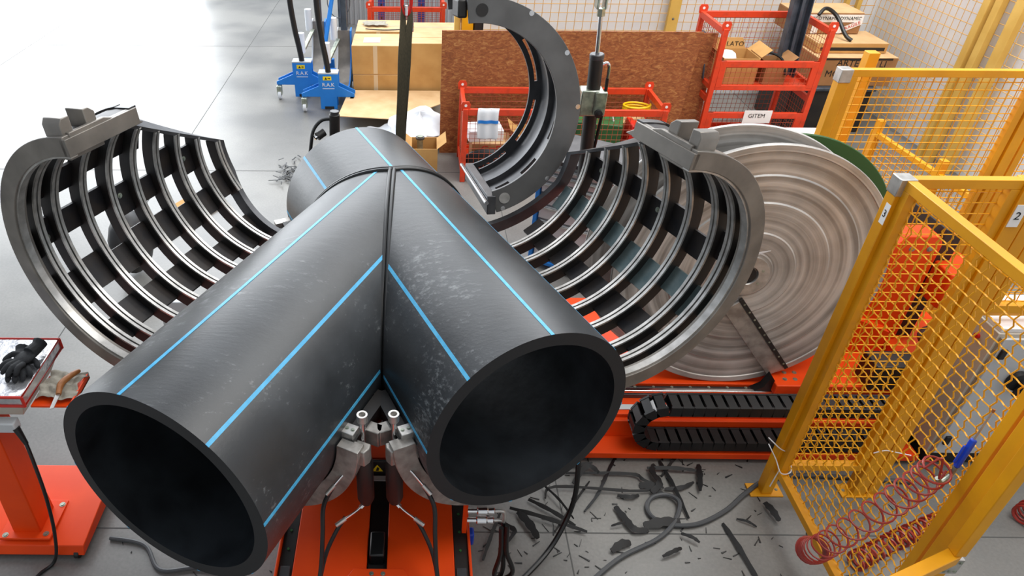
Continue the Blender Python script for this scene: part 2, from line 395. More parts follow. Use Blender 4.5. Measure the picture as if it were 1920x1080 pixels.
obj('plastic_sheet', MB().box((5.425, 6.0, .72), (5.43, 6.22, 1.02)), 'sign', label='pale yellow plastic sheet hung on the right wall mesh', cat='sheet')

# ------------------------------------------------------------------ welded pipe fitting
R = .45
J = V((-.11346, 3.4085, 1.08773))
UP = V((0, 0, 1))
ANG = [math.radians(a) for a in (245.6486, 292.8013, 112.8989)]
D = [V((math.cos(a), math.sin(a), 0)) for a in ANG]
LEN = [1.9059, 1.5099, .6043]
RI = .8777 * R
def lat(i, j):
    s_ = D[j] - D[i] * D[j].dot(D[i]); return s_.normalized()
COT = {}
for i in range(3):
    for j in range(3):
        if i != j:
            h = math.acos(max(-1, min(1, D[i].dot(D[j])))) / 2; COT[(i, j)] = 1 / math.tan(h)
SIDE = [lat(0, 1), lat(1, 0), lat(2, 0)]
def nrm(i, ph): return UP * math.cos(ph) + SIDE[i] * math.sin(ph)
def tstart(i, ph, r):
    n = nrm(i, ph); return max([r * n.dot(lat(i, j)) * COT[(i, j)] for j in range(3) if j != i and abs(COT[(i, j)]) > .01] + ([0] if i > 0 else []))
wye = thing('pipe_fitting', 'huge black plastic Y-shaped pipe fitting with light blue stripes, in the centre', 'pipe', (J.x, J.y, J.z - R))
NS = 128
pn = ['left_branch_pipe', 'right_pipe', 'rear_pipe']
for i in range(3):
    mb = MB(); rows = []
    ro_, ri_ = [], []
    for k in range(NS):
        ph = 2 * PI * k / NS; n = nrm(i, ph); ts = tstart(i, ph, R); L_ = LEN[i]
        ro_.append([J + D[i] * (ts + (L_ - ts) * q) + n * R for q in (0, .25, .5, .75, 1)])
        ti = tstart(i, ph, RI); ri_.append([J + D[i] * (ti + (L_ - ti) * q) + n * RI for q in (0, .5, 1)])
    for q in range(5): rows.append([ro_[k][q] for k in range(NS)])
    mb.cur = 0; mb.grid(rows, closed=True)
    mb.cur = 2; mb.grid([rows[-1], [ri_[k][2] for k in range(NS)]], closed=True)
    mb.cur = 1; mb.grid([[ri_[k][q] for k in range(NS)] for q in (2, 1, 0)], closed=True)
    obj(pn[i], mb, [M['pipe'], M['pipe_in'], M['pipe_cut']], wye)
def bead(i, j, phs, off, nm='weld_bead'):
    mb = MB(); nn = (D[j] - D[i]).normalized()   # normal of the mitre plane
    for o_ in off:
        pts = []
        for ph in phs:
            n = nrm(i, ph); tt = R * n.dot(lat(i, j)) * COT[(i, j)] if abs(COT[(i, j)]) > .01 else 0
            out = (J + D[i] * tt + n * R)
            rad = (out - J); rad -= nn * rad.dot(nn); rad.normalize()
            pts.append(out + rad * .002 + nn * o_)
        mb.tube(pts, .0115, 10)
    obj(nm, mb, 'rubber', wye)
lin_ = lambda a, b, n: [a + (b - a) * k / n for k in range(n + 1)]
bead(0, 1, lin_(0, PI, 60), (-.011, .011))
bead(1, 2, lin_(0, -PI, 60), (-.011, .011))
# left branch against the rear pipe
s02 = lat(0, 2); sgn = 1 if s02.dot(SIDE[0]) > 0 else -1
bead(0, 2, lin_(0, sgn * PI, 60), (-.011, .011))
for i, p0, base in ((0, -8.8, 8), (1, -5.5, 8), (2, -1.2, 8)):
    for k in range(base):
        ph = math.radians(p0 + 46 * k if k < 4 else p0 - 45 * (k - 3))
        n = nrm(i, ph); ts = tstart(i, ph, R) + .02; tg = D[i].cross(n) * .0075
        a, b = J + D[i] * ts + n * (R - .001), J + D[i] * (LEN[i] + .0008) + n * (R - .001)
        mb = MB().hexa([a - tg, a + tg, b + tg, b - tg, a - tg + n * .0022, a + tg + n * .0022, b + tg + n * .0022, b - tg + n * .0022])
        obj('blue_stripe', mb, 'stripe', wye)

# ------------------------------------------------------------------ hinged clamp shells
def shell_point(i, hs, hz, th):
    """returns f(t, phi, r): point of the upper half shell after opening it about its hinge line"""
    o = -lat(i, 1 - i) if i < 2 else -lat(1, 0); c, s_ = math.cos(th), math.sin(th)
    def f(t_, ph, r):
        a = r * math.sin(ph) - hs; b = r * math.cos(ph) - hz
        return J + (D[i] * t_ + o * (hs + a * c + b * s_) + UP * (hz - a * s_ + b * c)) * R
    return f
def arc_sec(f, t0, t1, ph, r0, r1): return [f(t0, ph, r0), f(t1, ph, r0), f(t1, ph, r1), f(t0, ph, r1)]
def arc_solid(mb, f, t0, t1, p0, p1, r0, r1, step=.07):
    n = max(1, int(abs(p1 - p0) / step)); mb.sweep([arc_sec(f, t0, t1, p0 + (p1 - p0) * k / n, r0, r1) for k in range(n + 1)]); return mb
HP = PI / 2
def make_shell(i, hs, hz, th, Lf, ro, ri, label):
    f = shell_point(i, hs, hz, th)
    base = f(Lf * .5, HP, 1.1)
    t = thing('clamp_shell', label, 'pipe clamp', base)
    cin = COT[(i, 1 - i)]; cout = COT[(0, 2)] if i == 0 else 0.0
    def tfar(ph):
        s_ = math.sin(ph)
        a = .27 + max(0, (s_ - .35) / .65) * (cout - .22 if i == 0 else -.25)
        return max(a, .27 + (-s_) * (cin - .12)) if s_ < 0 else a
    # near flange, a heavy square ring
    obj('end_flange', arc_solid(MB(), f, Lf - .13, Lf, -HP, HP, ri, ro, .05), 'greyface', t, bevel=.003)
    obj('bore_ring', arc_solid(MB(), f, Lf - .09, Lf - .02, -HP, HP, ri - .018, ri, .05), 'bright', t)
    # frame that follows the mitre cut
    phs = lin_(-HP, HP, 60); secs = []
    for ph in phs:
        tf = tfar(ph); secs.append([f(tf - .02, ph, ri), f(tf + .06, ph, ri), f(tf + .06, ph, ro - .01), f(tf - .02, ph, ro - .01)])
    obj('mitre_frame', MB().sweep(secs), 'darksteel', t)
    # edge bars
    obj('hinge_bar', arc_solid(MB(), f, tfar(HP), Lf, HP - .07, HP + .02, ri, ro - .02), 'darksteel', t, bevel=.002)
    obj('latch_bar', arc_solid(MB(), f, tfar(-HP), Lf, -HP - .02, -HP + .035, ri, ro - .02), 'greyface', t, bevel=.002)
    # ribs
    ts = []; k = 0
    ts.append(Lf - .24); x = Lf - .45
    while x > .33: ts.append(x); x -= .345
    def span(tk):
        vis = [ph for ph in lin_(-HP, HP, 240) if tfar(ph) < tk - .02]
        return (min(vis), max(vis)) if vis else None
    for n_, tk in enumerate(ts):
        sp = span(tk)
        if not sp: continue
        rb = obj('rib', arc_solid(MB(), f, tk - .036, tk + .036, sp[0], sp[1], ri + .012, ro - .005, .06), 'black', t)
        em = MB()
        arc_solid(em, f, tk - .040, tk - .009, sp[0], sp[1], ri - .006, ri + .014, .06)
        arc_solid(em, f, tk + .009, tk + .040, sp[0], sp[1], ri - .006, ri + .014, .06)
        obj('rib_edge', em, 'bright', rb, label='polished steel edge')
    # plates between ribs, set in a chequer with open windows
    edges = [Lf - .10] + ts
    sl = 13; dp = PI / sl
    for b_ in range(len(edges)):
        t1 = edges[b_] - .03; t0 = (edges[b_ + 1] + .03) if b_ + 1 < len(edges) else max(.3, edges[b_] - .3)
        for q in range(sl):
            pa = -HP + q * dp; pb = pa + dp
            full = (q == 0 or q == sl - 1)
            if q % 2: continue
            lo = max(tfar(pa), tfar(pb)) + .03
            a0 = max(t0, lo)
            if a0 > t1 - .04: continue
            mm = 'greenglass' if (i == 1 and q == 8) else 'black_plate'
            grow = 0
            jt = random.uniform(-.07, .07) if not full else 0; wd_ = random.uniform(-.02, .04) if not full else 0
            p = obj('plate', arc_solid(MB(), f, a0, t1, pa + jt - wd_, pb + jt + wd_, ro - .05, ro - .02, .1), mm, t)
            if (q == sl - 1) or (q * 7 + b_ * 3) % 9 == 0:
                c0 = f((a0 + t1) / 2, (pa + pb) / 2, ro - .05); n0 = (f((a0 + t1) / 2, (pa + pb) / 2, ro - .2) - c0).normalized()
                bolt(p, c0, n0, .009, .008, 'zinc')
    # latch fork at the free edge near the flange (a slotted plate; the cylinder rod drops into its slot)
    def Q(t_, s_, z_):   # closed position: axial, inward distance, height above the axis (all in metres but t_)
        r = math.hypot(s_, z_) / R; return f(t_, math.atan2(-s_, z_), r)
    tc = Lf - .22; Wd = .18; sl_ = .07
    def plate(nm, poly, z0, z1, mt):
        mb = MB(); n = len(poly); a = [Q(tc + q, p, z0) for p, q in poly]; b = [Q(tc + q, p, z1) for p, q in poly]
        mb.add(a + b, [tuple(reversed(range(n))), tuple(range(n, 2 * n))] + [(k, (k + 1) % n, n + (k + 1) % n, n + k) for k in range(n)])
        return obj(nm, mb, mt, t, bevel=.003)
    r1, rt = 1.02 * R, 1.35 * R
    plate('latch_fork', [(r1, -Wd), (rt - .02, -Wd), (rt, -Wd + .05), (rt, -sl_), (rt - .115, -sl_), (rt - .13, -sl_ + .03), (rt - .13, sl_ - .03), (rt - .115, sl_), (rt, sl_), (rt, Wd - .03), (rt - .02, Wd), (r1, Wd)], .012, .10, 'greyface')
    plate('latch_gusset', [(1.06 * R, .15), (1.24 * R, .15), (1.24 * R, -.22), (1.15 * R, -.48), (1.06 * R, -.62)], -.004, .014, 'greyface')
    # hinge pin and knuckles under the lower edge
    hp = [J + (D[i] * q + (-lat(i, 1 - i)) * hs + UP * hz) * R for q in (tfar(HP), Lf + .03)]
    obj('hinge_pin', MB().cyl(hp[0], hp[1], .011, 12), 'chrome', t)
    for q in lin_(0, 1, 6):
        c = hp[0].lerp(hp[1], .03 + q * .93); obj('hinge_knuckle', MB().cyl(c - D[i] * .03, c + D[i] * .03, .024, 16), 'darksteel', t)
    return t
make_shell(0, 1.09, .071, 1.668, 3.227, 1.228, 1.065, 'open black ribbed half-shell clamp standing left of the pipe fitting')
make_shell(1, 1.06, .038, 1.703, 3.172, 1.22, 1.061, 'open black ribbed half-shell clamp right of the pipe, before the round disc')

# lower half shells that carry the fitting
def lower_shell(i, L0, L1, label):
    o = -lat(i, 1 - i) if i < 2 else -lat(1, 0)
    def f(t_, ph, r): return J + (D[i] * t_ + o * (r * math.sin(ph)) + UP * (r * math.cos(ph))) * R
    t = thing('lower_clamp_shell', label, 'pipe clamp', J + D[i] * (L1 * .6 * R) + UP * (-1.2 * R))
    p0, p1 = HP + .03, 3 * HP - .03
    n = 40; rows = []
    secs = []
    for k in range(n + 1):
        ph = p0 + (p1 - p0) * k / n; s_ = math.sin(ph)
        lo = max(L0, -s_ * COT[(0, 1)] * 1.0 + .12) if i < 2 and s_ < 0 else max(L0, .1 + (s_ * COT[(0, 2)] if i == 0 and s_ > 0 else 0))
        secs.append([f(lo, ph, 1.012), f(L1 - .1, ph, 1.012), f(L1 - .1, ph, 1.13), f(lo, ph, 1.13)])
    obj('cradle', MB().sweep(secs), 'black', t)
    obj('end_flange', arc_solid(MB(), f, L1 - .12, L1, p0, p1, 1.012, 1.22, .05), 'alu', t, bevel=.002)
    return t, f
ls0, f0 = lower_shell(0, .5, 3.2, 'grey lower clamp shell carrying the left branch of the pipe')
ls1, f1 = lower_shell(1, .1, 3.15, 'grey lower clamp shell carrying the right-hand pipe')
ls2, f2 = lower_shell(2, .15, 1.2, 'grey lower clamp shell under the rear pipe')

# latch brackets with upright hydraulic cylinders in the crotch between both pipes
def latch(i, cx, cy, parent):
    L1 = 3.2 if i == 0 else 3.15
    inn = lat(i, 1 - i); top = 1.085
    root = J + D[i] * ((L1 - .28) * R) + inn * (1.05 * R); root.z = 0
    # C shaped plate: legs run from the flange toward the cylinder
    ax = inn; ay = D[i]
    W = .085
    c = V((cx, cy, 0)); rel = c - root; u = rel.dot(ax); v_ = rel.dot(ay)
    poly = [(-.05, v_ - W), (u + .045, v_ - W), (u + .055, v_ - W + .03), (u + .05, v_ - .03), (u - .028, v_ - .03), (u - .04, v_), (u - .028, v_ + .03), (u + .05, v_ + .03), (u + .055, v_ + W - .03), (u + .045, v_ + W), (-.05, v_ + W)]
    obj('latch_bracket', MB().prism(poly, root + UP * (top - .11), ax, ay, UP * .08), 'alu', parent, bevel=.004)
    q = root + ax * .0 + ay * (v_ + .03) + UP * (top - .03)
    blk = MB().prism([(-.028, -.028), (.028, -.028), (.028, .028), (-.028, .028)], q, ax, ay, UP * .045)
    b = obj('stop_block', blk, 'bright', parent, bevel=.003)
    for dx in (-.013, .013): bolt(b, q + ax * dx + UP * .045, UP, .006, .004)
    # curved cheek that runs down from the bracket along the flange
    s_ = -1 if i == 0 else 1
latch(0, -.192, 1.985, ls0); latch(1, -.07, 1.99, ls1)
def cylinder(x, y, zb, zt, zr, label, side, r=.036):
    t = thing('hydraulic_cylinder', label, 'hydraulic cylinder', (x, y, zb))
    b = MB().lathe([(0.001, zb), (r * .7, zb), (r, zb + .03), (r, zt - .03), (r * .75, zt), (0.001, zt)], (x, y, 0), UP, 28, closed=False)
    obj('barrel', b, 'black', t)
    obj('piston_rod', MB().cyl((x, y, zt - .01), (x, y, zr - .03), .0105, 16), 'chrome', t)
    k = MB().lathe([(.014, zr - .045), (.0215, zr - .035), (.0215, zr), (.0135, zr), (.0135, zr - .02), (.004, zr - .02), (.004, zr - .045)], (x, y, 0), UP, 24)
    obj('rod_end', k, 'bright', t)
    for z, L_ in ((zt - .03, 1), (zb + .0, 0)):
        p = V((x + side * (r * .9 if L_ else .0), y - (.02 if L_ else .0), z if L_ else zb + .004))
        q = p + V((side * .035, -.03, -.004 if L_ else -.022)); e = q + V((side * .05, -.03, -.05 if L_ else -.02))
        fm = MB(); fm.cyl(p, p.lerp(q, .7), .011, 6); fm.tube(spline([p, q, e], 6), .0055, 10)
        fo = obj('hose_fitting', fm, 'chrome', t)
        obj('crimp_sleeve', MB().cyl(e, e + (e - q).normalized() * .05, .0095, 12), 'bright', fo)
    return t
cylinder(-.192, 1.965, .67, .955, 1.19, 'left of two upright black hydraulic cylinders with chrome rods between the pipes', -1)
cylinder(-.07, 1.97, .67, .955, 1.19, 'right of two upright black hydraulic cylinders with chrome rods between the pipes', 1)
def hose(name, pts, r, mt, label, cat='hose', group=None, n=8, seg=8):
    return obj(name, MB().tube(spline(pts, seg), r, n), mt, label=label, cat=cat, group=group)
for s_, x0 in ((-1, -.192), (1, -.07)):
    nm = 'left' if s_ < 0 else 'right'
    hose('hydraulic_hose', [(x0 + s_ * .125, 1.90, .845), (x0 + s_ * .165, 1.86, .77), (x0 + s_ * .17, 1.80, .66), (x0 + s_ * .18, 1.72, .52), (x0 + s_ * .21, 1.60, .41), (x0 + s_ * .22, 1.40, .38)], .0095, 'rubber', 'upper black hydraulic hose from the %s cylinder' % nm)
    hose('hydraulic_hose', [(x0 + s_ * .087, 1.92, .625), (x0 + s_ * .125, 1.87, .59), (x0 + s_ * .165, 1.80, .53), (x0 + s_ * .19, 1.70, .45), (x0 + s_ * .205, 1.58, .385), (x0 + s_ * .20, 1.40, .372)], .0095, 'rubber', 'lower black hydraulic hose from the %s cylinder' % nm)

# ------------------------------------------------------------------ rear open clamp ring
def rear_ring():
    az, el = math.radians(96.3), math.radians(-10); cR = V((.326, 3.74, 1.716))
    nR = V((math.cos(az) * math.cos(el), math.sin(az) * math.cos(el), math.sin(el))); e1 = V((math.sin(az), -math.cos(az), 0)); e2 = e1.cross(nR); e2 = e2 if e2.z > 0 else -e2
    f = lambda t_, ph, r: cR + nR * (t_ * R) + (e1 * math.cos(ph) + e2 * math.sin(ph)) * (r * R)
    t = thing('rear_clamp_ring', 'tall open grey half-ring clamp with slots behind the pipe junction', 'pipe clamp', f(.8, -1.3, 1.1))
    ro, ri, ta, tb = 1.311, 1.017, 0, 1.59
    a0, a1 = -1.32, 1.66
    obj('front_plate', arc_solid(MB(), f, ta, ta + .045, a0, a1, ri, ro, .04), 'ringgrey', t, bevel=.002)
    # rear plate with three long slots
    mb = MB(); slots = [(-1.24, -.85), (-.66, -.12), (.10, .62), (.85, 1.3)]
    r0, r1, ra, rb = ri + .06, ro - .02, ri + .13, ri + .17
    tt0, tt1 = tb - .04, tb
    arc_solid(mb, f, tt0, tt1, a0, a1, r0, ra, .04); arc_solid(mb, f, tt0, tt1, a0, a1, rb, r1, .04)
    prev = a0
    for s0, s1 in slots: arc_solid(mb, f, tt0, tt1, prev, s0, ra, rb, .06); prev = s1
    arc_solid(mb, f, tt0, tt1, prev, a1, ra, rb, .06)
    obj('slotted_plate', mb, 'darksteel', t)
    # floor of the channel with square windows
    wins = [(-1.2, -1.04), (-.88, -.66), (-.42, -.22), (.1, .3), (.6, .8), (1.1, 1.3)]
    mb = MB(); r0, r1 = ro - .07, ro - .03; w0, w1 = ta + .25, ta + .72
    arc_solid(mb, f, ta + .04, w0, a0, a1, r0, r1, .05); arc_solid(mb, f, w1, tb - .04, a0, a1, r0, r1, .05); prev = a0
    for s0, s1 in wins: arc_solid(mb, f, w0, w1, prev, s0, r0, r1, .06); prev = s1
    arc_solid(mb, f, w0, w1, prev, a1, r0, r1, .06)
    obj('channel_floor', mb, 'darksteel', t)
    obj('centre_rib', arc_solid(MB(), f, ta + .90, ta + .97, a0, a1, ro - .14, ro - .06, .05), 'darksteel', t)
    # bolts along the edge, holes shown as discs
    nn = (f(0, 0, 1) - f(1, 0, 1)).normalized()
    for ph in (-1.25, -.72, .03, .55, 1.05): bolt(t, f(ta, ph, ro - .03), nn, .009, .004, 'chrome')
    for ph in (-1.2, 1.52):
        c = f(ta, ph, ri + .14); obj('pin_eye', MB().cyl(c - nn * .02, c + nn * .003, .032, 24), 'bright' if ph < 0 else 'black', t)
    # foot block at the hinge end
    c0, c1 = f(ta - .03, -1.36, ri + .17), f(tb + .03, -1.36, ri + .17)
    obj('hinge_block', MB().beam(c0, c1, .05, .11, up=(0, 0, 1)), 'darksteel', t, bevel=.004)
    obj('hinge_pin', MB().cyl(f(ta - .1, -1.42, ri + .1), f(tb + .2, -1.42, ri + .1), .012, 12), 'chrome', t)
    obj('latch_lug', MB().beam(f(ta + .08, 1.70, ri + .16), f(ta + .5, 1.70, ri + .16), .05, .09), 'black', t, bevel=.01)
rear_ring()
# tall cylinder beside the ring
def tall_cylinder():
    a, b, c = V((1.19, 4.56, .9)), V((1.148, 4.56, 1.80)), V((1.130, 4.56, 2.10)); d = (c - a).normalized()
    t = thing('hydraulic_cylinder', 'tall black hydraulic cylinder with chrome rod and clevis beside the open ring', 'hydraulic cylinder', (1.19, 4.56, .9))
    obj('barrel', MB().cyl(a, b - d * .03, .044, 28), 'black', t, bevel=.004)
    obj('barrel_cap', MB().cyl(b - d * .035, b, .046, 28), 'darksteel', t, bevel=.006)
    obj('piston_rod', MB().cyl(b, c - d * .04, .014, 16), 'chrome', t)
    obj('rod_nut', MB().cyl(c - d * .075, c - d * .03, .026, 6), 'zinc', t)
    for s_ in (-1, 1):
        mb = MB(); o_ = c + V((s_ * .024 - .006, 0, 0)); mb.box(o_ + V((-.008, -.045, -.03)), o_ + V((.008, .045, .13))); obj('clevis_cheek', mb, 'zinc', t, bevel=.01)
    obj('clevis_pin', MB().cyl(c + V((-.06, 0, .07)), c + V((.06, 0, .07)), .02, 16), 'bright', t)
    g_ = a.lerp(b, .66)
    br = obj('clamp_bracket', MB().box(g_ + V((-.085, -.055, -.085)), g_ + V((.06, .055, .085))), 'zinc', t, bevel=.008)
    obj('bracket_plate', MB().box(g_ + V((.0, -.085, -.07)), g_ + V((.075, -.055, .085))), 'zinc', br, bevel=.006)
    obj('knob', MB().lathe([(.001, 0), (.012, 0), (.012, .03), (.026, .035), (.026, .06), (.001, .066)], g_ + V((.03, -.05, -.05)), (0, -1, 0), 12, closed=False), 'plastic_black', br)
    e = b + V((.045, 0, -.07)); obj('elbow_fitting', MB().tube(spline([e, e + V((.03, 0, .01)), e + V((.045, 0, -.02)), e + V((.046, 0, -.09))], 5), .010, 10), 'chrome', t)
    hose('hydraulic_hose', [e + V((.046, 0, -.085)), e + V((.05, 0, -.3)), e + V((.04, 0, -.5)), e + V((.03, .02, -.75)), e + V((.05, .1, -1.1))], .011, 'rubber', 'black hose hanging beside the tall hydraulic cylinder')
tall_cylinder()
# small black cylinder left of the rear pipe
t = thing('hydraulic_cylinder', 'short black cylinder standing up left of the rear pipe', 'hydraulic cylinder', (-.51, 4.2, 1.1))
obj('barrel', MB().cyl((-.51, 4.2, 1.1), (-.49, 4.2, 1.53), .033, 20), 'black', t, bevel=.004)
obj('barrel_cap', MB().cyl((-.49, 4.2, 1.53), (-.489, 4.2, 1.55), .027, 20), 'darksteel', t)
obj('side_valve', MB().cyl((-.60, 4.16, 1.40), (-.56, 4.19, 1.42), .026, 14), 'black', t)
obj('valve_face', MB().cyl((-.614, 4.15, 1.395), (-.598, 4.16, 1.40), .014, 12), 'chrome', t)
hose('hydraulic_hose', [(-.51, 4.2, 1.50), (-.57, 4.2, 1.49), (-.62, 4.18, 1.44), (-.64, 4.16, 1.36), (-.66, 4.15, 1.2), (-.66, 4.15, .9)], .011, 'rubber', 'black hose curling beside the short cylinder left of the rear pipe')

# ------------------------------------------------------------------ machine bed in front (orange)
t = thing('machine_bed', 'orange machine bed with black centre slot under the pipe crotch, bottom centre', 'machine', (-.16, 2.1, 0))
zt = .36
def slab(name, x0, x1, y0, y1, z0, z1, mt, par, bev=.004): return obj(name, MB().box((x0, y0, z0), (x1, y1, z1)), mt, par, bevel=bev)
slab('deck_plate', -.52, -.195, 1.2, 2.75, zt - .04, zt, 'orange', t)
slab('deck_plate', -.105, .195, 1.2, 2.75, zt - .04, zt, 'orange', t)
slab('slot_floor', -.195, -.105, 1.2, 2.75, zt - .07, zt - .05, 'black', t)
slab('slot_rail', -.185, -.118, 1.9, 2.03, zt - .05, zt + .02, 'rubber', t, .008)
slab('cross_plate', -.26, -.02, 2.46, 2.56, zt - .02, zt + .03, 'orange', t)
slab('frame_block', -.55, .22, 1.25, 3.9, .0, zt - .06, 'black', t)
for x in (-.585, .195):
    slab('side_channel', x, x + .065, 1.2, 2.45, zt - .06, zt - .01, 'black', t)
    slab('side_wall', x - .012 if x < 0 else x + .065, x if x < 0 else x + .077, 1.2, 2.45, .06, zt + .01, 'orange', t)
    for y in (1.85, 1.95, 2.05, 2.15):
        obj('green_marker', MB().cyl((x + .03, y, zt - .012), (x + .03, y, zt - .006), .006, 10), 'green', t)
    slab('channel_end', x + .008, x + .055, 1.5, 1.86, zt - .012, zt - .002, 'darksteel', t)
e = obj('end_plate', MB().prism([(-.275, 1.3), (-.005, 1.3), (-.005, 1.80), (-.03, 1.84), (-.25, 1.84), (-.275, 1.80)], (0, 0, zt), (1, 0, 0), (0, 1, 0), (0, 0, .012)), 'orange', t, bevel=.002)
for x in (-.17, -.12):
    for y in (1.815, 1.77): bolt(e, (x, y, zt + .012), UP, .007)
w_ = slab('warning_plate', -.235, -.115, 2.42, 2.435, zt - .06, zt + .05, 'black', t)
obj('warning_triangle', MB().prism([(-.028, -.02), (.028, -.02), (0, .028)], (-.172, 2.419, zt + .0), (1, 0, 0), (0, 0, 1), (0, -.002, 0)), 'yellowlabel', w_)
obj('warning_mark', MB().prism([(-.008, -.014), (.006, -.014), (.01, .004), (0, .014), (-.004, 0)], (-.172, 2.417, zt + .0), (1, 0, 0), (0, 0, 1), (0, -.002, 0)), 'ink', w_)
slab('grey_strip', -.215, -.13, 2.38, 2.41, zt - .055, zt - .045, 'greypaint', w_, 0)
# supports from the bed up to the lower shells
for (x, y, zz) in ((-.52, 2.6, .60), (.22, 2.75, .60), (-.3, 3.55, .60)):
    slab('saddle_post', x - .09, x + .09, y - .09, y + .09, zt - .06, zz, 'black', t)
# couplings on the right side of the bed
for y, z, lb in ((2.0, .57, 'upper'), (2.0, .505, 'lower')):
    c = thing('quick_coupling', '%s of two chrome hose couplings on the right side of the orange bed' % lb, 'coupling', (.25, y, z))
    obj('body', MB().lathe([(.001, 0), (.012, 0), (.012, .04), (.020, .045), (.020, .085), (.015, .09), (.017, .115), (.012, .12), (.001, .125)], (.25, y, z), (1, 0, 0), 16, closed=False), 'chrome', c)
    obj('elbow', MB().tube(spline([(.365, y, z), (.40, y, z), (.412, y, z - .02), (.414, y - .005, z - .09)], 5), .008, 10), 'bright', c)
obj('coupling_bracket', MB().box((.235, 2.03, .37), (.255, 2.05, .60)), 'orange', label='orange upright bracket carrying the two chrome couplings', cat='bracket')
for lb, dx, dy in (('middle', .0, .0), ('rightmost', .014, -.02), ('leftmost', -.014, -.03)):
    hose('hydraulic_hose', [(.414 + dx, 1.995 + dy, .50), (.42 + dx, 1.97 + dy, .35), (.43 + 3 * dx, 1.96 + dy, .2), (.41 - dx, 1.98 + dy, .08), (.34, 1.95 + 2 * dy, .03), (.26, 1.86 + 2 * dy, .03)], .011, 'rubber', '%s of three black hoses drooping from the chrome couplings' % lb, group='black hoses under the couplings')
obj('blue_connector', MB().box((.262, 2.07, .22), (.30, 2.12, .30)), 'bluepl', bevel=.008, label='small blue connector on the side of the orange bed', cat='connector')
hose('air_hose', [(.80, 2.42, .72), (.805, 2.32, .5), (.815, 2.307, .3), (.787, 2.277, .15), (.698, 2.174, .05), (.547, 2.021, .03), (.35, 1.85, .03)], .013, 'rubber', 'thick glossy black hose running down to the floor below the right pipe')

# ------------------------------------------------------------------ disc machine on the right
t = thing('disc_machine', 'orange machine bed with a huge round turned metal disc, on the right', 'machine', (1.9, 3.3, 0))
DM = t
slab('bed_base', .88, 2.9, 2.94, 4.05, 0, .19, 'orange', t, .004)
slab('bed_ledge', .95, 2.9, 2.80, 2.94, .03, .07, 'orange', t, .002)
slab('bed_step', .9, 2.9, 2.97, 4.05, .19, .215, 'orange', t, .003)
slab('bed_back', .92, 2.9, 3.17, 4.05, .215, .275, 'orange', t, .003)
slab('silver_strip', .9, 2.9, 3.005, 3.045, .215, .222, 'greypaint', t, .001)
rb = slab('rail_seat', .9, 2.9, 3.105, 3.165, .215, .245, 'darksteel', t, .002)
obj('guide_rail', MB().box((.9, 3.112, .245), (2.9, 3.14, .268)), 'chrome', t, bevel=.005)
slab('rack', .9, 2.15, 3.145, 3.165, .245, .262, 'black', t)
for k in range(11): bolt(rb, (1.0 + k * .11, 3.155, .262), UP, .006, .004)
for x in (1.42, 1.56, 2.02, 2.14): bolt(t, (x, 2.97, .13), (0, -1, 0), .007)
cr_ = slab('carriage', 2.12, 2.9, 3.08, 3.62, .275, .345, 'orange', t, .006)
for x, y in ((2.19, 3.14), (2.25, 3.14), (2.21, 3.2), (2.27, 3.2)): bolt(cr_, (x, y, .345), UP, .009)
slab('carriage_foot', 2.16, 2.9, 3.05, 3.11, .235, .275, 'black', t, .004)
obj('rubber_wiper', MB().prism([(2.0, .25), (2.12, .25), (2.13, .34), (2.10, .38), (2.07, .30)], (0, 3.12, 0), (1, 0, 0), (0, 0, 1), (0, .05, 0)), 'rubber', t)
obj('disc_bracket', MB().prism([(1.45, .275), (2.88, .275), (2.88, .5), (2.6, .62), (2.1, .5)], (0, 3.40, 0), (1, 0, 0), (0, 0, 1), (0, .1, 0)), 'orange', t, bevel=.004)

def disc(name, c, r, az, el, th_, mt, grooves, parent, label=None):
    n = V((math.cos(az) * math.cos(el), math.sin(az) * math.cos(el), math.sin(el)))
    x, y, d = basis(n); fr = Matrix(((x.x, y.x, d.x, c[0]), (x.y, y.y, d.y, c[1]), (x.z, y.z, d.z, c[2]), (0, 0, 0, 1)))
    prof = [(.001, -th_), (r - .004, -th_), (r, -th_ + .004), (r, -.004), (r - .004, 0)]
    if grooves:
        q = r - .035; lvl = 0
        prof.append((q, 0)); prof.append((q - .004, -.004)); k = 0
        while q > .16:
            w_ = .055 + .02 * ((k * 7) % 3); q2 = max(q - w_, .13)
            prof += [(q2 + .008, -.004 - .003 * (k % 2)), (q2, -.001 - .004 * ((k + 1) % 2))]; q = q2; k += 1
    prof.append((.001, -.002))
    mb = MB().lathe(prof, c, n, 128, closed=False)
    return obj(name, mb, mt, parent, frame=fr, label=label), n, x, y, V(c)
dz, dn, dx_, dy_, dc = disc('turned_disc', (1.825, 3.25, 1.005), .731, math.radians(-92), math.radians(4.7), .03, 'disc', True, t)
disc('rear_disc', (1.71, 3.39, 1.04), .745, math.radians(-94), math.radians(4), .02, 'disc', False, t)
disc('green_guard_disc', (2.02, 3.52, 1.03), .66, math.radians(-93), math.radians(3), .02, 'darkgreen', False, t)
hb = obj('hub_flange', MB().lathe([(.05, 0), (.112, 0), (.115, .006), (.112, .014), (.055, .014), (.05, .006)], dc, dn, 40), 'bright', t)
obj('hub_core', MB().cyl(dc - dn * .02, dc + dn * .008, .046, 28), 'black', t)
for k in range(6):
    a = 2 * PI * k / 6 + .4; bolt(hb, dc + (dx_ * math.cos(a) + dy_ * math.sin(a)) * .078 + dn * .012, dn, .008, .004)
obj('axle', MB().cyl(dc - dn * .6, dc - dn * .03, .05, 24), 'darksteel', t)
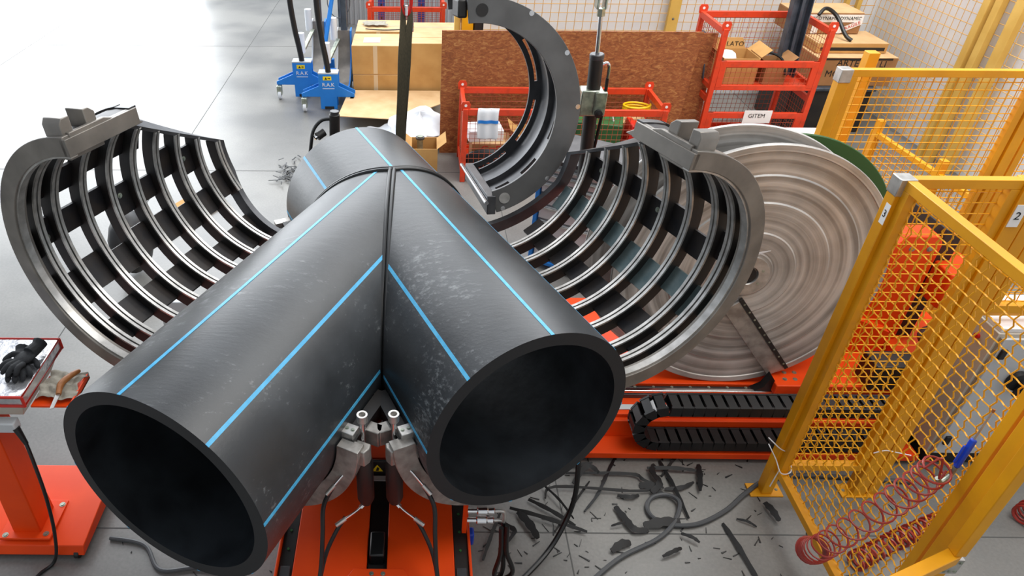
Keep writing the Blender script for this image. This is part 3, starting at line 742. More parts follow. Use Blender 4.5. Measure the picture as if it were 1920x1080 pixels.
# radial bar on the disc face
p0, p1 = V((1.80, 3.22, .83)), V((2.16, 3.20, .39)); dd = (p1 - p0).normalized(); sd = dd.cross(V((0, 1, 0))).normalized()
o0 = dc + dn * .012
def ond(u, v_):  # point on the disc face along the bar
    q = p0 + dd * u + sd * v_; return q - dn * ((q - dc).dot(dn)) + dn * .004
Lb = (p1 - p0).length
obj('radial_channel', MB().sweep([[ond(u, -.075), ond(u, .02), ond(u, .02) + dn * .014, ond(u, -.075) + dn * .014] for u in (0, Lb)]), 'alu', t, bevel=.002)
bb = obj('radial_rail', MB().sweep([[ond(u, .022), ond(u, .045), ond(u, .045) + dn * .02, ond(u, .022) + dn * .02] for u in (-.01, Lb + .01)]), 'black', t, bevel=.002)
for k in range(9): bolt(bb, ond(.03 + k * Lb / 9, .034) + dn * .02, dn, .004, .003)
fl = obj('white_chip', MB().prism([(0, 0), (.1, .045), (.02, .03)], dc + dn * .02 + V((-.03, 0, .12)), (1, 0, 0), (0, 0, 1), dn * .003), 'white', t)

# column behind the yellow fence
t = thing('machine_column', 'orange-red upright machine column with motors behind the yellow fence', 'machine', (2.85, 3.6, .35))
obj('column_front', MB().prism([(2.62, .35), (2.98, .35), (2.98, 1.08), (2.95, 1.13), (2.77, 1.13), (2.62, .92)], (0, 3.46, 0), (1, 0, 0), (0, 0, 1), (0, .14, 0)), 'orange', t, bevel=.006)
for x in (2.82, 2.92): bolt(t, (x, 3.46, 1.05), (0, -1, 0), .012)
slab('side_plate', 3.0, 3.1, 3.5, 3.9, .35, 1.15, 'black', t)
slab('motor_block', 3.02, 3.22, 3.34, 3.6, .72, .95, 'orange', t, .01)
obj('motor', MB().lathe([(.001, .36), (.07, .36), (.075, .38), (.075, .6), (.055, .63), (.001, .63)], (3.12, 3.25, 0), UP, 24, closed=False), 'black', t)
obj('motor_top', MB().cyl((3.3, 3.5, 1.0), (3.3, 3.5, 1.07), .07, 20), 'bright', t)
obj('motor_body', MB().cyl((3.3, 3.5, .72), (3.3, 3.5, 1.0), .06, 20), 'black', t)
obj('gearbox', MB().ell((3.02, 3.2, .62), (.13, .09, .07), 16), 'darksteel', t)
slab('foot_block', 2.92, 3.35, 3.2, 3.9, 0, .40, 'orange', t)
slab('control_box', 2.62, 2.88, 3.05, 3.2, .345, .52, 'black', t, .008)
slab('lower_motor', 2.93, 3.2, 3.14, 3.2, .1, .48, 'orange', t, .008)

# cable chain: two runs and a bend, each link a part
t = thing('cable_chain', 'black plastic cable drag chain folded in a U on the orange bed', 'cable chain', (1.9, 2.87, .07))
CX, zc0, rr_ = 1.405, .255, .135
path = []
x = 2.75
while x > CX: path.append((V((x, 2.87, zc0 + rr_)), V((-1, 0, 0)))); x -= .062
k = 0
for k in range(7):
    a = PI / 2 + PI * (k + .5) / 7; path.append((V((CX + rr_ * math.cos(a), 2.87, zc0 + rr_ * math.sin(a))), V((-math.sin(a), 0, math.cos(a)))))
x = CX + .03
while x < 2.7: path.append((V((x, 2.87, zc0 - rr_)), V((1, 0, 0)))); x += .062
for p, d in path:
    n = V((0, 1, 0)).cross(d).normalized(); mb = MB()
    for y0 in (-.062, .048):
        a = p + V((0, y0, 0)); mb.hexa([a - d * .034 - n * .032, a + d * .034 - n * .032, a + d * .034 - n * .032 + V((0, .014, 0)), a - d * .034 - n * .032 + V((0, .014, 0)), a - d * .03 + n * .032, a + d * .03 + n * .032, a + d * .03 + n * .032 + V((0, .014, 0)), a - d * .03 + n * .032 + V((0, .014, 0))])
    for s_ in (-1, 1):
        mb.beam(p - V((0, .06, 0)) + n * (.026 * s_), p + V((0, .06, 0)) + n * (.026 * s_), .046, .008, up=n)
    obj('chain_link', mb, 'plastic_black', t, smooth=False)
a = 2.45
obj('white_label', MB().box((-.002, -.035, -.012), (.002, .035, .012)) if False else MB().hexa([V((1.325, 2.815, .372)), V((1.345, 2.815, .392)), V((1.345, 2.90, .392)), V((1.325, 2.90, .372)), V((1.320, 2.815, .377)), V((1.340, 2.815, .397)), V((1.340, 2.90, .397)), V((1.320, 2.90, .377))]), 'white', t)

# ------------------------------------------------------------------ yellow guard fences
def frame_panel(par, o, U_, lu, z0, z1, fw=.04, crimp=.0022, sp=.05, rail=.04, r=.003):
    """framed wire mesh panel from o along U_"""
    o, U_ = V(o), V(U_); Nn = V((-U_.y, U_.x, 0))
    for nm, z in (('bottom_rail', z0), ('top_rail', z1 - fw)):
        a = o + V((0, 0, z + fw / 2)); obj(nm, MB().beam(a, a + U_ * lu, rail, fw), 'yellow', par, bevel=.002)
    for u in (fw / 2, lu - fw / 2):
        a = o + U_ * u; obj('stile', MB().beam(a + UP * (z0 + fw), a + UP * (z1 - fw), rail, fw, up=U_), 'yellow', par, bevel=.002)
    obj('wire_mesh', wires(MB(), o + U_ * (fw * .4) + Nn * (rail * .45) + UP * (z0 + fw * .4), U_, (0, 0, 1), lu - fw * .8, z1 - z0 - fw * .8, sp, r, crimp), 'wire_yellow', par, kind='stuff')
def foot(par, x, y):
    pl = obj('foot_plate', MB().box((x - .09, y - .045, 0), (x + .09, y + .045, .01)), 'yellow', par, bevel=.002)
    for dx in (-.065, .065): bolt(pl, (x + dx, y, .01), UP, .006)
def post(par, x, y, h, cap=True, w_=.06, ft=True):
    obj('post', MB().box((x - w_ / 2, y - w_ / 2, .01 if ft else 0), (x + w_ / 2, y + w_ / 2, h)), 'yellow', par, bevel=.003)
    if cap: obj('corner_bracket', MB().box((x - w_ / 2 - .004, y - w_ / 2 - .004, h - .07), (x + w_ / 2 + .002, y + w_ / 2 + .004, h + .004)), 'bright', par, bevel=.003)
    if ft: foot(par, x, y)
t = thing('guard_fence', 'near yellow wire mesh guard fence with a corner post, right side', 'fence', (1.97, 2.6, 0))
post(t, 1.955, 2.6, 1.9)
frame_panel(t, (1.99, 2.6, 0), (1, 0, 0), .43, .19, 1.9)
post(t, 2.455, 2.6, 1.9, cap=False, w_=.07); post(t, 2.53, 2.6, 1.9, cap=False, w_=.055, ft=False)
frame_panel(t, (2.57, 2.6, 0), (1, 0, 0), .9, 1.25, 1.9)
frame_panel(t, (1.965, 2.57, 0), (0, -1, 0), .92, .19, 1.9, crimp=.0042, r=.0033)
post(t, 1.965, 1.60, 1.9, cap=False)
obj('number_label', MB().box((1.924, 2.568, 1.70), (1.9255, 2.60, 1.79)), 'paper', t)
obj('number_label', text_mb('3', .045, (1.9235, 2.584, 1.745), (0, -1, 0), (0, 0, 1)), 'ink', t, smooth=False)
obj('number_label', MB().box((2.425, 2.562, 1.70), (2.47, 2.565, 1.80)), 'paper', t)
obj('number_label', text_mb('2', .05, (2.447, 2.561, 1.75), (1, 0, 0), (0, 0, 1)), 'ink', t, smooth=False)
hg = obj('hinge_plate', MB().box((1.93, 1.54, .83), (1.99, 1.568, .91)), 'bright', t)
for dx in (-.02, 0, .02):
    for dz_ in (-.025, .025): bolt(hg, (1.96 + dx, 1.54, .87 + dz_), (0, -1, 0), .005, .004)
t = thing('gate_panel', 'yellow gate rail swung open at the bottom right corner', 'gate', (1.9, 1.5, .8))
obj('gate_rail', MB().beam((1.94, 1.545, .93), (1.50, 1.36, .93), .045, .05), 'yellow', t, bevel=.003)
obj('stile', MB().beam((1.94, 1.545, .955), (1.94, 1.545, 1.9), .045, .04, up=(1, 0, 0)), 'yellow', t, bevel=.003)

t = thing('guard_fence', 'far yellow wire mesh guard fence behind the round disc', 'fence', (2.37, 3.97, 0))
post(t, 2.385, 3.97, 1.9)
frame_panel(t, (2.42, 3.97, 0), (1, 0, 0), 1.05, .12, 1.9, sp=.045, crimp=.0015, r=.0032)
post(t, 3.51, 3.97, 1.9, cap=False)
frame_panel(t, (3.56, 3.97, 0), (1, 0, 0), 1.05, .12, 1.9, sp=.045, crimp=.0015, r=.0032)
t = thing('guard_post', 'single tall yellow post standing behind the far fence', 'post', (2.69, 4.29, 0))
post(t, 2.70, 4.29, 1.9, cap=False, w_=.065)
t = thing('guard_fence', 'low yellow mesh fence panel running along the right wall', 'fence', (4.0, 5.4, 0))
frame_panel(t, (3.94, 5.85, 0), V((.06, -1, 0)).normalized(), 1.3, .1, .8)
for y in (5.80, 5.0, 4.6): obj('post', MB().box((3.92 + (5.8 - y) * .06, y - .03, 0), (3.97 + (5.8 - y) * .06, y + .03, .9)), 'yellow', t, bevel=.003)
t = thing('guard_rail', 'low yellow frame standing around the grey control cabinet', 'fence', (2.85, 2.9, 0))
obj('top_rail', MB().box((2.80, 2.87, 1.02), (3.7, 2.91, 1.07)), 'yellow', t, bevel=.003)
obj('post', MB().box((2.78, 2.86, 0), (2.84, 2.92, 1.07)), 'yellow', t, bevel=.003)
obj('corner_bracket', MB().box((2.775, 2.855, 1.0), (2.81, 2.925, 1.075)), 'bright', t, bevel=.003)

# grey control cabinet
t = thing('control_cabinet', 'light grey electrical control cabinet with black rotary switch behind the fence', 'cabinet', (3.3, 2.95, .1))
slab('body', 2.92, 3.8, 2.80, 3.12, .1, .96, 'beige', t, .004)
d_ = slab('door', 2.945, 3.78, 2.78, 2.80, .12, .94, 'greypaint', t, .004)
slab('plinth', 2.95, 3.75, 2.82, 3.1, 0, .1, 'black', t)
s_ = obj('rotary_switch', MB().lathe([(.001, 0), (.055, 0), (.06, .008), (.055, .03), (.03, .035), (.001, .036)], (3.13, 2.78, .68), (0, -1, 0), 28, closed=False), 'plastic_black', d_)
obj('switch_grip', MB().box((3.115, 2.70, .60), (3.14, 2.75, .70)), 'plastic_black', t, bevel=.006)
obj('red_tab', MB().box((3.12, 2.698, .63), (3.135, 2.70, .645)), 'redplastic', t)
for z in (.2, .82): slab('hinge', 2.955, 2.985, 2.765, 2.78, z, z + .06, 'plastic_black', d_, .004)
obj('door_edge', MB().box((2.932, 2.782, .12), (2.944, 2.80, .94)), 'bright', t)
obj('side_button', MB().cyl((2.92, 2.9, .87), (2.905, 2.9, .87), .015, 14), 'redplastic', t)
obj('top_panel', MB().box((2.93, 2.81, .96), (3.79, 3.11, .985)), 'white', t, bevel=.004)
obj('handle', MB().tube([(3.12, 2.84, .985), (3.12, 2.84, 1.0), (3.25, 2.84, 1.0), (3.25, 2.84, .985)], .005, 8), 'chrome', t)
obj('orange_connector', MB().box((2.58, 2.80, .02), (2.68, 2.95, .10), Matrix.Rotation(.6, 3, 'Z')), 'orange', bevel=.01, label='small orange box on the floor left of the grey cabinet', cat='box')

# red spiral air hoses
def coil(name, pts, R0, R1, turns, r, mt, label, dense=0):
    path_ = spline(pts, 20); L_ = len(path_) - 1; out = []; N_ = turns * 18
    for k in range(N_ + 1):
        u = k / N_; ue = u if not dense else (u ** dense)
        fi = ue * L_; i = min(int(fi), L_ - 1); p = path_[i].lerp(path_[i + 1], fi - i); d = (path_[min(i + 1, L_)] - path_[i]).normalized()
        x = d.cross(V((0, 1, .3))).normalized(); y = d.cross(x); a = 2 * PI * turns * u; q = R0 + (R1 - R0) * u
        out.append(p + (x * math.cos(a) + y * math.sin(a)) * q)
    return out
c1 = coil('c', [(1.865, 2.03, .27), (1.86, 1.97, .38), (1.865, 1.79, .93), (1.87, 1.715, 1.20)], .062, .05, 26, .004, None, '', dense=1.7)
c1 += spline([c1[-1], V((1.86, 1.715, 1.25)), V((1.88, 1.70, 1.16)), V((1.90, 1.712, 1.19))], 6)[1:]
obj('spiral_hose', MB().tube(c1, .0042, 6), 'hosered', label='red-brown spiral air hose hanging on the near side of the yellow mesh', cat='hose')
c2 = coil('c', [(2.20, 2.12, .05), (2.5, 2.26, .05), (2.8, 2.38, .05), (3.0, 2.45, .05)], .045, .045, 24, .006, None, '')
obj('spiral_hose', MB().tube(c2, .007, 6), 'hosered', label='dark red spiral hose lying on the floor behind the yellow mesh', cat='hose')
c3 = coil('c', [(3.22, 2.40, .06), (3.34, 2.46, .06), (3.5, 2.44, .06)], .05, .05, 9, .006, None, '')
obj('spiral_hose', MB().tube(c3, .007, 6), 'hosered', label='dark red spiral hose coiled on the floor at the right edge', cat='hose')
# blue air gun
t = thing('air_gun', 'blue air blow gun with thin steel nozzle hung on the yellow mesh', 'air gun', (1.93, 1.72, 1.2))
g0, g1, g2 = V((1.93, 1.717, 1.205)), V((1.94, 1.727, 1.335)), V((1.945, 1.732, 1.46))
ax_ = (g1 - g0).normalized()
obj('body', MB().beam(g0, g1, .016, .022), 'bluepl', t, bevel=.006)
obj('trigger', MB().beam(g0 + ax_ * .02 + V((-.016, 0, 0)), g1 - ax_ * .03 + V((-.017, 0, 0)), .009, .009), 'bluepl', t, bevel=.003)
obj('nozzle', MB().cyl(g1, g2, .0035, 10), 'bright', t)
obj('nozzle_tip', MB().cyl(g2, g2 + ax_ * .012, .005, 10), 'wood', t)
obj('hose_connector', MB().tube(spline([g0, g0 - ax_ * .04, g0 - ax_ * .06 + V((-.03, -.01, -.005)), g0 - ax_ * .045 + V((-.05, -.01, .0))], 5), .009, 10), 'zinc', t)
for nm, pts in (('lower', [(1.90, 2.64, .33), (1.915, 2.56, .30), (1.93, 2.5, .26), (2.0, 2.53, .24), (1.99, 2.57, .30)]), ('upper', [(1.87, 2.62, .40), (1.92, 2.57, .37), (1.985, 2.56, .33), (1.95, 2.545, .24), (1.925, 2.53, .12)])):
    obj('cable_tie', MB().tube(spline(pts, 6), .003, 6), 'white', label='%s white cable tie on the foot of the near fence corner' % nm, cat='cable tie')
obj('cable_tie', MB().tube(spline([(2.40, 2.555, .36), (2.45, 2.55, .385), (2.52, 2.55, .37), (2.6, 2.555, .345)], 6), .003, 6), 'white', label='white cable tie on the second fence post', cat='cable tie')

# ------------------------------------------------------------------ grey hose and shavings on the floor
hose('floor_hose', [(.70, 1.85, .015), (.828, 1.972, .015), (1.05, 2.151, .015), (1.268, 2.264, .015), (1.385, 2.364, .02), (1.449, 2.485, .03), (1.404, 2.549, .018), (1.318, 2.534, .015), (1.271, 2.465, .015), (1.29, 2.396, .015), (1.377, 2.354, .015), (1.521, 2.366, .015), (1.692, 2.453, .015), (1.833, 2.562, .02), (1.992, 2.66, .02), (2.242, 2.70, .015), (2.8, 2.66, .015)], .0125, 'hosegrey', 'dark grey hose lying in a loop on the floor among the shavings')
SH = [([(1.218, 2.885), (1.12, 2.72), (1.024, 2.552), (.93, 2.44)], .020, 'long black plastic shaving running down from the chain bed'),
 ([(.873, 2.7), (1.234, 2.693), (1.30, 2.65), (1.40, 2.60)], .018, 'long bent black shaving reaching right to the black clump'),
 ([(.732, 2.519), (.796, 2.593), (1.204, 2.569), (1.37, 2.59)], .015, 'long thin black shaving with hooked left end'),
 ([(1.342, 2.737), (1.50, 2.73), (1.62, 2.72)], .022, 'flat black shaving pointing right at the shaving heap'),
 ([(1.639, 2.765), (1.62, 2.68), (1.590, 2.575)], .03, 'short wide black shaving standing at the right end of the heap'),
 ([(1.413, 2.688), (1.551, 2.848), (1.59, 2.86), (1.66, 2.83)], .02, 'black shaving bent at its top end near the chain'),
 ([(1.43, 2.80), (1.456, 2.60), (1.475, 2.399)], .02, 'straight black shaving falling from the heap to the hose loop'),
 ([(.638, 2.511), (.75, 2.43), (.863, 2.341)], .022, 'thick black shaving slanting under the right pipe'),
 ([(.53, 2.449), (.7, 2.385), (.917, 2.302)], .022, 'long black shaving lying across the thick slanting one'),
 ([(.57, 2.422), (.62, 2.34), (.655, 2.256)], .042, 'broad black shaving stub near the chrome couplings'),
 ([(1.647, 2.374), (1.675, 2.22), (1.71, 2.0)], .024, 'long straight black shaving alone in the lower right'),
 ([(1.402, 2.593), (1.50, 2.60), (1.58, 2.644)], .022, 'black shaving right of the clump, pointing up right'),
 ([(1.10, 2.47), (1.13, 2.39), (1.166, 2.32), (1.241, 2.319)], .035, 'crumpled black shaving left inside the hose loop'),
 ([(.362, 2.128), (.42, 2.28), (.486, 2.438)], .018, 'thin black shaving beside the black hoses'),
 ([(1.914, 2.50), (1.93, 2.44), (1.944, 2.38)], .035, 'smudged black shaving near the yellow foot plate'),
 ([(1.731, 2.402), (1.78, 2.38), (1.819, 2.352)], .012, 'small black shaving between fence foot and grey hose'),
 ([(.751, 2.306), (.87, 2.47), (.998, 2.644)], .014, 'thin black shaving crossing the floor joint beside the glossy hose'),
 ([(1.052, 2.343), (1.10, 2.355), (1.156, 2.371)], .012, 'small black shaving left of the hose loop'),
 ([(1.402, 2.298), (1.45, 2.27), (1.482, 2.244)], .018, 'small black shaving below the hose loop'),
 ([(1.22, 2.34), (1.32, 2.36), (1.42, 2.37)], .05, 'wide black shaving lying inside the bottom of the hose loop'),
 ([(.40, 2.40), (.52, 2.33), (.535, 2.29), (.45, 2.2)], .024, 'kinked black shaving behind the chrome couplings'),
 ([(.865, 2.739), (1.041, 2.781)], .02, 'short black shaving close to the pipe rim'),
 ([(.979, 2.861), (1.16, 2.85), (1.18, 2.80)], .012, 'thin black shaving near the orange bed corner'),
 ([(.90, 2.62), (1.0, 2.74), (1.06, 2.70)], .03, 'tangled black shaving at the left of the heap'),
 ([(1.32, 2.56), (1.38, 2.62), (1.36, 2.70), (1.39, 2.76)], .04, 'upright crumpled black shaving in the middle clump'),
 ([(1.27, 2.62), (1.33, 2.61), (1.38, 2.56)], .045, 'curled black shaving piece left of the middle clump'),
 ([(1.13, 2.545), (1.20, 2.53), (1.25, 2.55)], .022, 'short black shaving under the thin hooked one'),
 ([(1.02, 2.19), (1.08, 2.23), (1.13, 2.24)], .04, 'leaf-shaped black shaving below the floor joint'),
 ([(1.27, 2.16), (1.34, 2.19), (1.38, 2.21)], .02, 'black shaving touching the lower run of the grey hose'),
 ([(.72, 2.62), (.80, 2.50), (.86, 2.38)], .012, 'thin black shaving just under the right pipe rim')]
for k, (pts, wd, lb) in enumerate(SH):
    z = .004 + .004 * (k % 5); P_ = spline([(x, y, z + (.012 if 0 < i < len(pts) - 1 else .004)) for i, (x, y) in enumerate(pts)], 5)
    secs = []; n = len(P_)
    for i, p in enumerate(P_):
        d = (P_[min(i + 1, n - 1)] - P_[max(i - 1, 0)]).normalized(); s_ = V((-d.y, d.x, .25)).normalized()
        u = i / (n - 1); w_ = wd * .5 * (.35 + .65 * math.sin(PI * min(1, max(0, .12 + .8 * u)))) * (1 + .18 * math.sin(i * 2.1 + k))
        secs.append([p - s_ * w_, p + s_ * w_ * .2 + UP * .003, p + s_ * w_ + UP * .004, p + s_ * w_ - UP * .001 + UP * .001, p - UP * .003])
    obj('plastic_shaving', MB().sweep([[q if q.z > .001 else V((q.x, q.y, .001)) for q in s_] for s_ in secs]), 'shaving', label=lb, cat='shaving', group='black plastic shavings on the floor')
cm = MB()
for k in range(190):
    x, y = (random.uniform(.35, 1.95), random.uniform(1.95, 2.88)) if k < 150 else (random.uniform(-1.5, -.6), random.uniform(1.9, 2.5))
    if k >= 175: x, y = random.uniform(1.9, 3.0), random.uniform(2.0, 2.5)
    a = random.uniform(0, PI); L_ = random.uniform(.004, .03); w_ = random.uniform(.001, .005); d = V((math.cos(a), math.sin(a), 0)); s_ = V((-d.y, d.x, 0)); p = V((x, y, .001))
    cm.hexa([p - d * L_ - s_ * w_, p + d * L_ - s_ * w_ * .3, p + d * L_ + s_ * w_ * .3, p - d * L_ + s_ * w_, p - d * L_ - s_ * w_ + UP * .003, p + d * L_ + UP * .003 - s_ * w_ * .3, p + d * L_ + s_ * w_ * .3 + UP * .004, p - d * L_ + s_ * w_ + UP * .003])
obj('shaving_crumbs', cm, 'rubber', label='fine black plastic crumbs scattered over the floor', cat='crumbs', kind='stuff', smooth=False)
cm = MB()
for k in range(60):
    a = random.uniform(0, 2 * PI); p = V((-1.25 + random.gauss(0, .07), 6.55 + random.gauss(0, .13), random.uniform(.005, .05))); q = p + V((math.cos(a), math.sin(a), random.uniform(-.2, .2))) * random.uniform(.03, .1)
    q.z = max(q.z, .004); cm.beam(p, q, .012, .003)
obj('shaving_pile', cm, 'rubber', label='small heap of black shavings on the floor left of the rear pipe', cat='shavings', kind='stuff', smooth=False)
hose('floor_cable', [(-1.55, 2.24, .012), (-1.36, 2.20, .012), (-1.24, 2.06, .012), (-1.05, 2.07, .014), (-.85, 2.02, .014), (-.7, 1.9, .014)], .011, 'hosegrey', 'grey cable on the floor under the left branch pipe', cat='cable')

# ------------------------------------------------------------------ heater table on the left
t = thing('heater_stand', 'orange stand with foil covered heater box on top, left edge', 'stand', (-1.93, 2.35, 0))
obj('base_plate', MB().prism([(2.12, .035), (2.14, .085), (2.40, .105), (2.66, .085), (2.66, .035)], (-2.55, 0, 0), (0, 1, 0), (0, 0, 1), (.92, 0, 0)), 'orange', t, bevel=.004)
fp = slab('foot_flange', -2.06, -1.80, 2.16, 2.40, .098, .112, 'orange', t, .003)
for x, y in ((-1.83, 2.19), (-1.82, 2.37), (-2.03, 2.18)): bolt(fp, (x, y, .112), UP, .010)
cb = [(-2.0, 2.20), (-1.86, 2.20), (-1.86, 2.36), (-2.0, 2.36)]; ct = [(-1.98, 2.22), (-1.86, 2.22), (-1.86, 2.34), (-1.98, 2.34)]
obj('column', MB().hexa([(x, y, .108) for x, y in cb] + [(x, y, .91) for x, y in ct]), 'orange', t, bevel=.006)
obj('heater_box', MB().hexa([(-2.35, 2.23, .905), (-1.71, 2.23, .905), (-1.71, 2.52, .905), (-2.35, 2.52, .905), (-2.4, 2.19, 1.0), (-1.665, 2.19, 1.0), (-1.665, 2.57, 1.0), (-2.4, 2.57, 1.0)]), 'beige', t, bevel=.003)
fo = obj('foil_cover', MB().box((-2.4, 2.185, 1.0), (-1.655, 2.575, 1.055)), 'foil', t, bevel=.006)
for z in (1.003, 1.053):
    obj('red_binding', MB().tube([(-2.4, 2.183, z), (-1.653, 2.183, z), (-1.653, 2.577, z), (-2.4, 2.577, z)], .007, 8, closed=True), 'redtrim', fo)
for x, y in ((-1.653, 2.183), (-1.653, 2.577)): obj('red_binding', MB().cyl((x, y, 1.0), (x, y, 1.055), .0065, 8), 'redtrim', fo)
tr = obj('side_tray', MB().box((-1.66, 2.225, .955), (-1.475, 2.42, .963)), 'orange', t)
obj('tray_lip', MB().box((-1.482, 2.225, .955), (-1.475, 2.42, .985)), 'orange', t)
obj('plug', MB().box((-1.83, 2.17, .85), (-1.73, 2.22, .905)), 'greypaint', t, bevel=.006)
obj('plug_boot', MB().cyl((-1.735, 2.185, .87), (-1.705, 2.165, .79), .017, 12, r2=.010), 'rubber', t)
wh = thing('caster_wheel', 'small black caster under the front right corner of the orange stand', 'caster', (-1.67, 2.14, 0))
obj('wheel', MB().cyl((-1.685, 2.14, .028), (-1.66, 2.14, .028), .027, 20), 'rubber', wh, bevel=.004)
obj('axle_cap', MB().cyl((-1.69, 2.14, .028), (-1.655, 2.14, .028), .009, 10), 'chrome', wh)
hose('power_cable', [(-1.708, 2.168, .80), (-1.69, 2.14, .70), (-1.675, 2.10, .5), (-1.70, 2.08, .25), (-1.77, 2.09, .03), (-1.83, 2.016, .012), (-1.86, 1.85, .012)], .0085, 'rubber', 'black power cable hanging from the heater box to the floor', cat='cable')
def glove(o, ang, flip, label, z0):
    mb = MB(); Rm = Matrix.Rotation(ang, 3, 'Z'); o = V(o)
    P_ = lambda x, y, z: o + Rm @ V((x * flip, y, z + z0))
    mb.ell(P_(0, 0, .016), (.043, .052, .018), 16, Rm); mb.tube([P_(0, .03, .017), P_(0, .08, .02), P_(.005, .105, .026)], .03, 12, rr=[.032, .028, .033])
    for fx, L_, dr in ((-.032, .062, -.22), (-.011, .078, -.06), (.011, .074, .08), (.031, .058, .26)):
        a = P_(fx, -.035, .018); b = P_(fx + dr * L_ * .5, -.035 - L_ * .55, .026); c = P_(fx + dr * L_, -.035 - L_, .012)
        mb.tube(spline([a, b, c], 4), .011, 10, rr=[.0125] * 8 + [.0095]); mb.ell(c, (.0098, .0098, .0098), 8)
    a = P_(.035, .01, .018); b = P_(.062, -.008, .022); c = P_(.072, -.042, .013); mb.tube(spline([a, b, c], 4), .012, 10, rr=[.015] * 4 + [.0125] * 4 + [.010]); mb.ell(c, (.0103, .0103, .0103), 8)
    def md(ob):
        r_ = ob.modifiers.new('remesh', 'REMESH'); r_.mode = 'VOXEL'; r_.voxel_size = .0035; r_.use_smooth_shade = True
    obj('work_glove', mb, 'knit', label=label, cat='glove', mods=md)
glove((-1.735, 2.375, 1.058), .35, 1, 'lower black knit work glove with spread fingers on the foil cover', 0)
glove((-1.715, 2.385, 1.058), -.35, -1, 'upper black knit work glove lying across the other glove', .028)
obj('green_cap', MB().cyl((-1.725, 2.505, 1.056), (-1.722, 2.51, 1.075), .014, 14), 'green', label='small green cap behind the gloves', cat='cap')
# rag: crumpled cloth
rg = MB(); rows = []
for i in range(15):
    row = []
    for k in range(15):
        u, v_ = i / 14, k / 14; x = -1.65 + .17 * u + .01 * math.sin(v_ * 9); y = 2.25 + .17 * v_ + .012 * math.sin(u * 7)
        z = .972 + .014 * abs(math.sin(u * 9 + v_ * 4)) + .012 * math.sin(v_ * 11 + u * 3) ** 2
        row.append(V((x, y, z)))
    rows.append(row)
def sol(ob):
    s_ = ob.modifiers.new('thick', 'SOLIDIFY'); s_.thickness = .003; q = ob.modifiers.new('smooth', 'SUBSURF'); q.levels = q.render_levels = 1
obj('rag', rg.grid(rows), 'rag', label='crumpled grey rag on the orange side tray', cat='rag', mods=sol)
t = thing('utility_knife', 'knife with curved wooden handle lying on the grey rag', 'knife', (-1.53, 2.30, 1.0))
obj('handle', MB().tube(spline([(-1.535, 2.25, 1.01), (-1.545, 2.31, 1.017), (-1.525, 2.37, 1.015), (-1.505, 2.41, 1.008)], 6), .011, 12, rr=[.011, .012, .012, .013, .014, .015, .015, .015, .015, .015, .014, .013, .013, .013, .012, .012, .011, .010, .008]), 'wood', t)
obj('blade', MB().prism([(-.010, 0), (.009, 0), (.008, .075), (-.008, .08)], (-1.537, 2.252, 1.008), (1, 0, 0), (0, -1, -.15), (0, 0, .003)), 'bright', t)

# ------------------------------------------------------------------ background: strand board, cages, boxes
obj('strand_board', MB().hexa([(.27, 7.10, 0), (2.72, 7.10, 0), (2.72, 7.12, 0), (.27, 7.12, 0), (.262, 7.14, 1.25), (2.80, 7.14, 1.25), (2.80, 7.16, 1.25), (.262, 7.16, 1.25)]), 'osb', label='large brown strand board panel standing behind the red cages', cat='board')
obj('strand_board', MB().hexa([(2.55, 7.19, 0), (3.0, 7.19, 0), (3.0, 7.21, 0), (2.55, 7.21, 0), (2.62, 7.25, 1.21), (2.99, 7.25, 1.21), (2.99, 7.27, 1.21), (2.62, 7.27, 1.21)]), 'osb', label='narrow strand board standing behind the right end of the large board', cat='board')

def cage(label, x0, x1, y0, y1, z0, h, gate=None, tabs=True, group=None, sp=.05):
    t = thing('mesh_cage', label, 'cage', ((x0 + x1) / 2, (y0 + y1) / 2, z0), group)
    w_ = .05; zt = z0 + h
    for x in (x0, x1):
        for y in (y0, y1):
            dx = w_ if x == x0 else -w_; dy = w_ if y == y0 else -w_
            p = obj('corner_post', MB().box((min(x, x + dx), min(y, y + dy), z0), (max(x, x + dx), max(y, y + dy), zt - .0)), 'red', t, bevel=.004)
            if tabs:
                xx, yy = x + dx / 2, y + dy / 2
                obj('lifting_eye', MB().prism([(-.04, 0), (.04, 0), (.045, .06), (.03, .085), (-.03, .085), (-.045, .06)], (xx, yy - .006, zt - .02), (1, 0, 0), (0, 0, 1), (0, .012, 0)), 'red', p)
                obj('eye_hole', MB().cyl((xx, yy - .009, zt + .03), (xx, yy + .009, zt + .03), .013, 14), 'paper', p)
    def rail(a, b, z, hh=.05):
        obj('rail', MB().beam(V((a[0], a[1], z)), V((b[0], b[1], z)), .035, hh), 'red', t, bevel=.003)
    gz = gate if gate else h
    for a, b, hh in (((x0 + w_, y0 + .02), (x1 - w_, y0 + .02), gz), ((x0 + w_, y1 - .02), (x1 - w_, y1 - .02), h), ((x0 + .02, y0 + w_), (x0 + .02, y1 - w_), h), ((x1 - .02, y0 + w_), (x1 - .02, y1 - w_), h)):
        rail(a, b, z0 + hh - .03, .06); rail(a, b, z0 + .10, .05)
        L_ = (V(b) - V(a)).length; U_ = V((b[0] - a[0], b[1] - a[1], 0)).normalized()
        obj('wire_mesh', wires(MB(), V((a[0], a[1], z0 + .12)), U_, (0, 0, 1), L_, hh - .17, sp, .0022), 'wire_red', t, kind='stuff')
    if gate:
        for x in (x0 + w_ + .03, x1 - w_ - .03): obj('gate_stile', MB().box((x - .03, y0 + .0, z0 + .10), (x + .03, y0 + .03, z0 + gate)), 'red', t, bevel=.003)
    obj('cage_floor', MB().box((x0 + .02, y0 + .02, z0 + .07), (x1 - .02, y1 - .02, z0 + .085)), 'red', t)
    return t
cage('long low red mesh cage before the strand board, left of the two stacked cages', .452, 2.36, 6.40, 7.04, 0, .74, group=None)
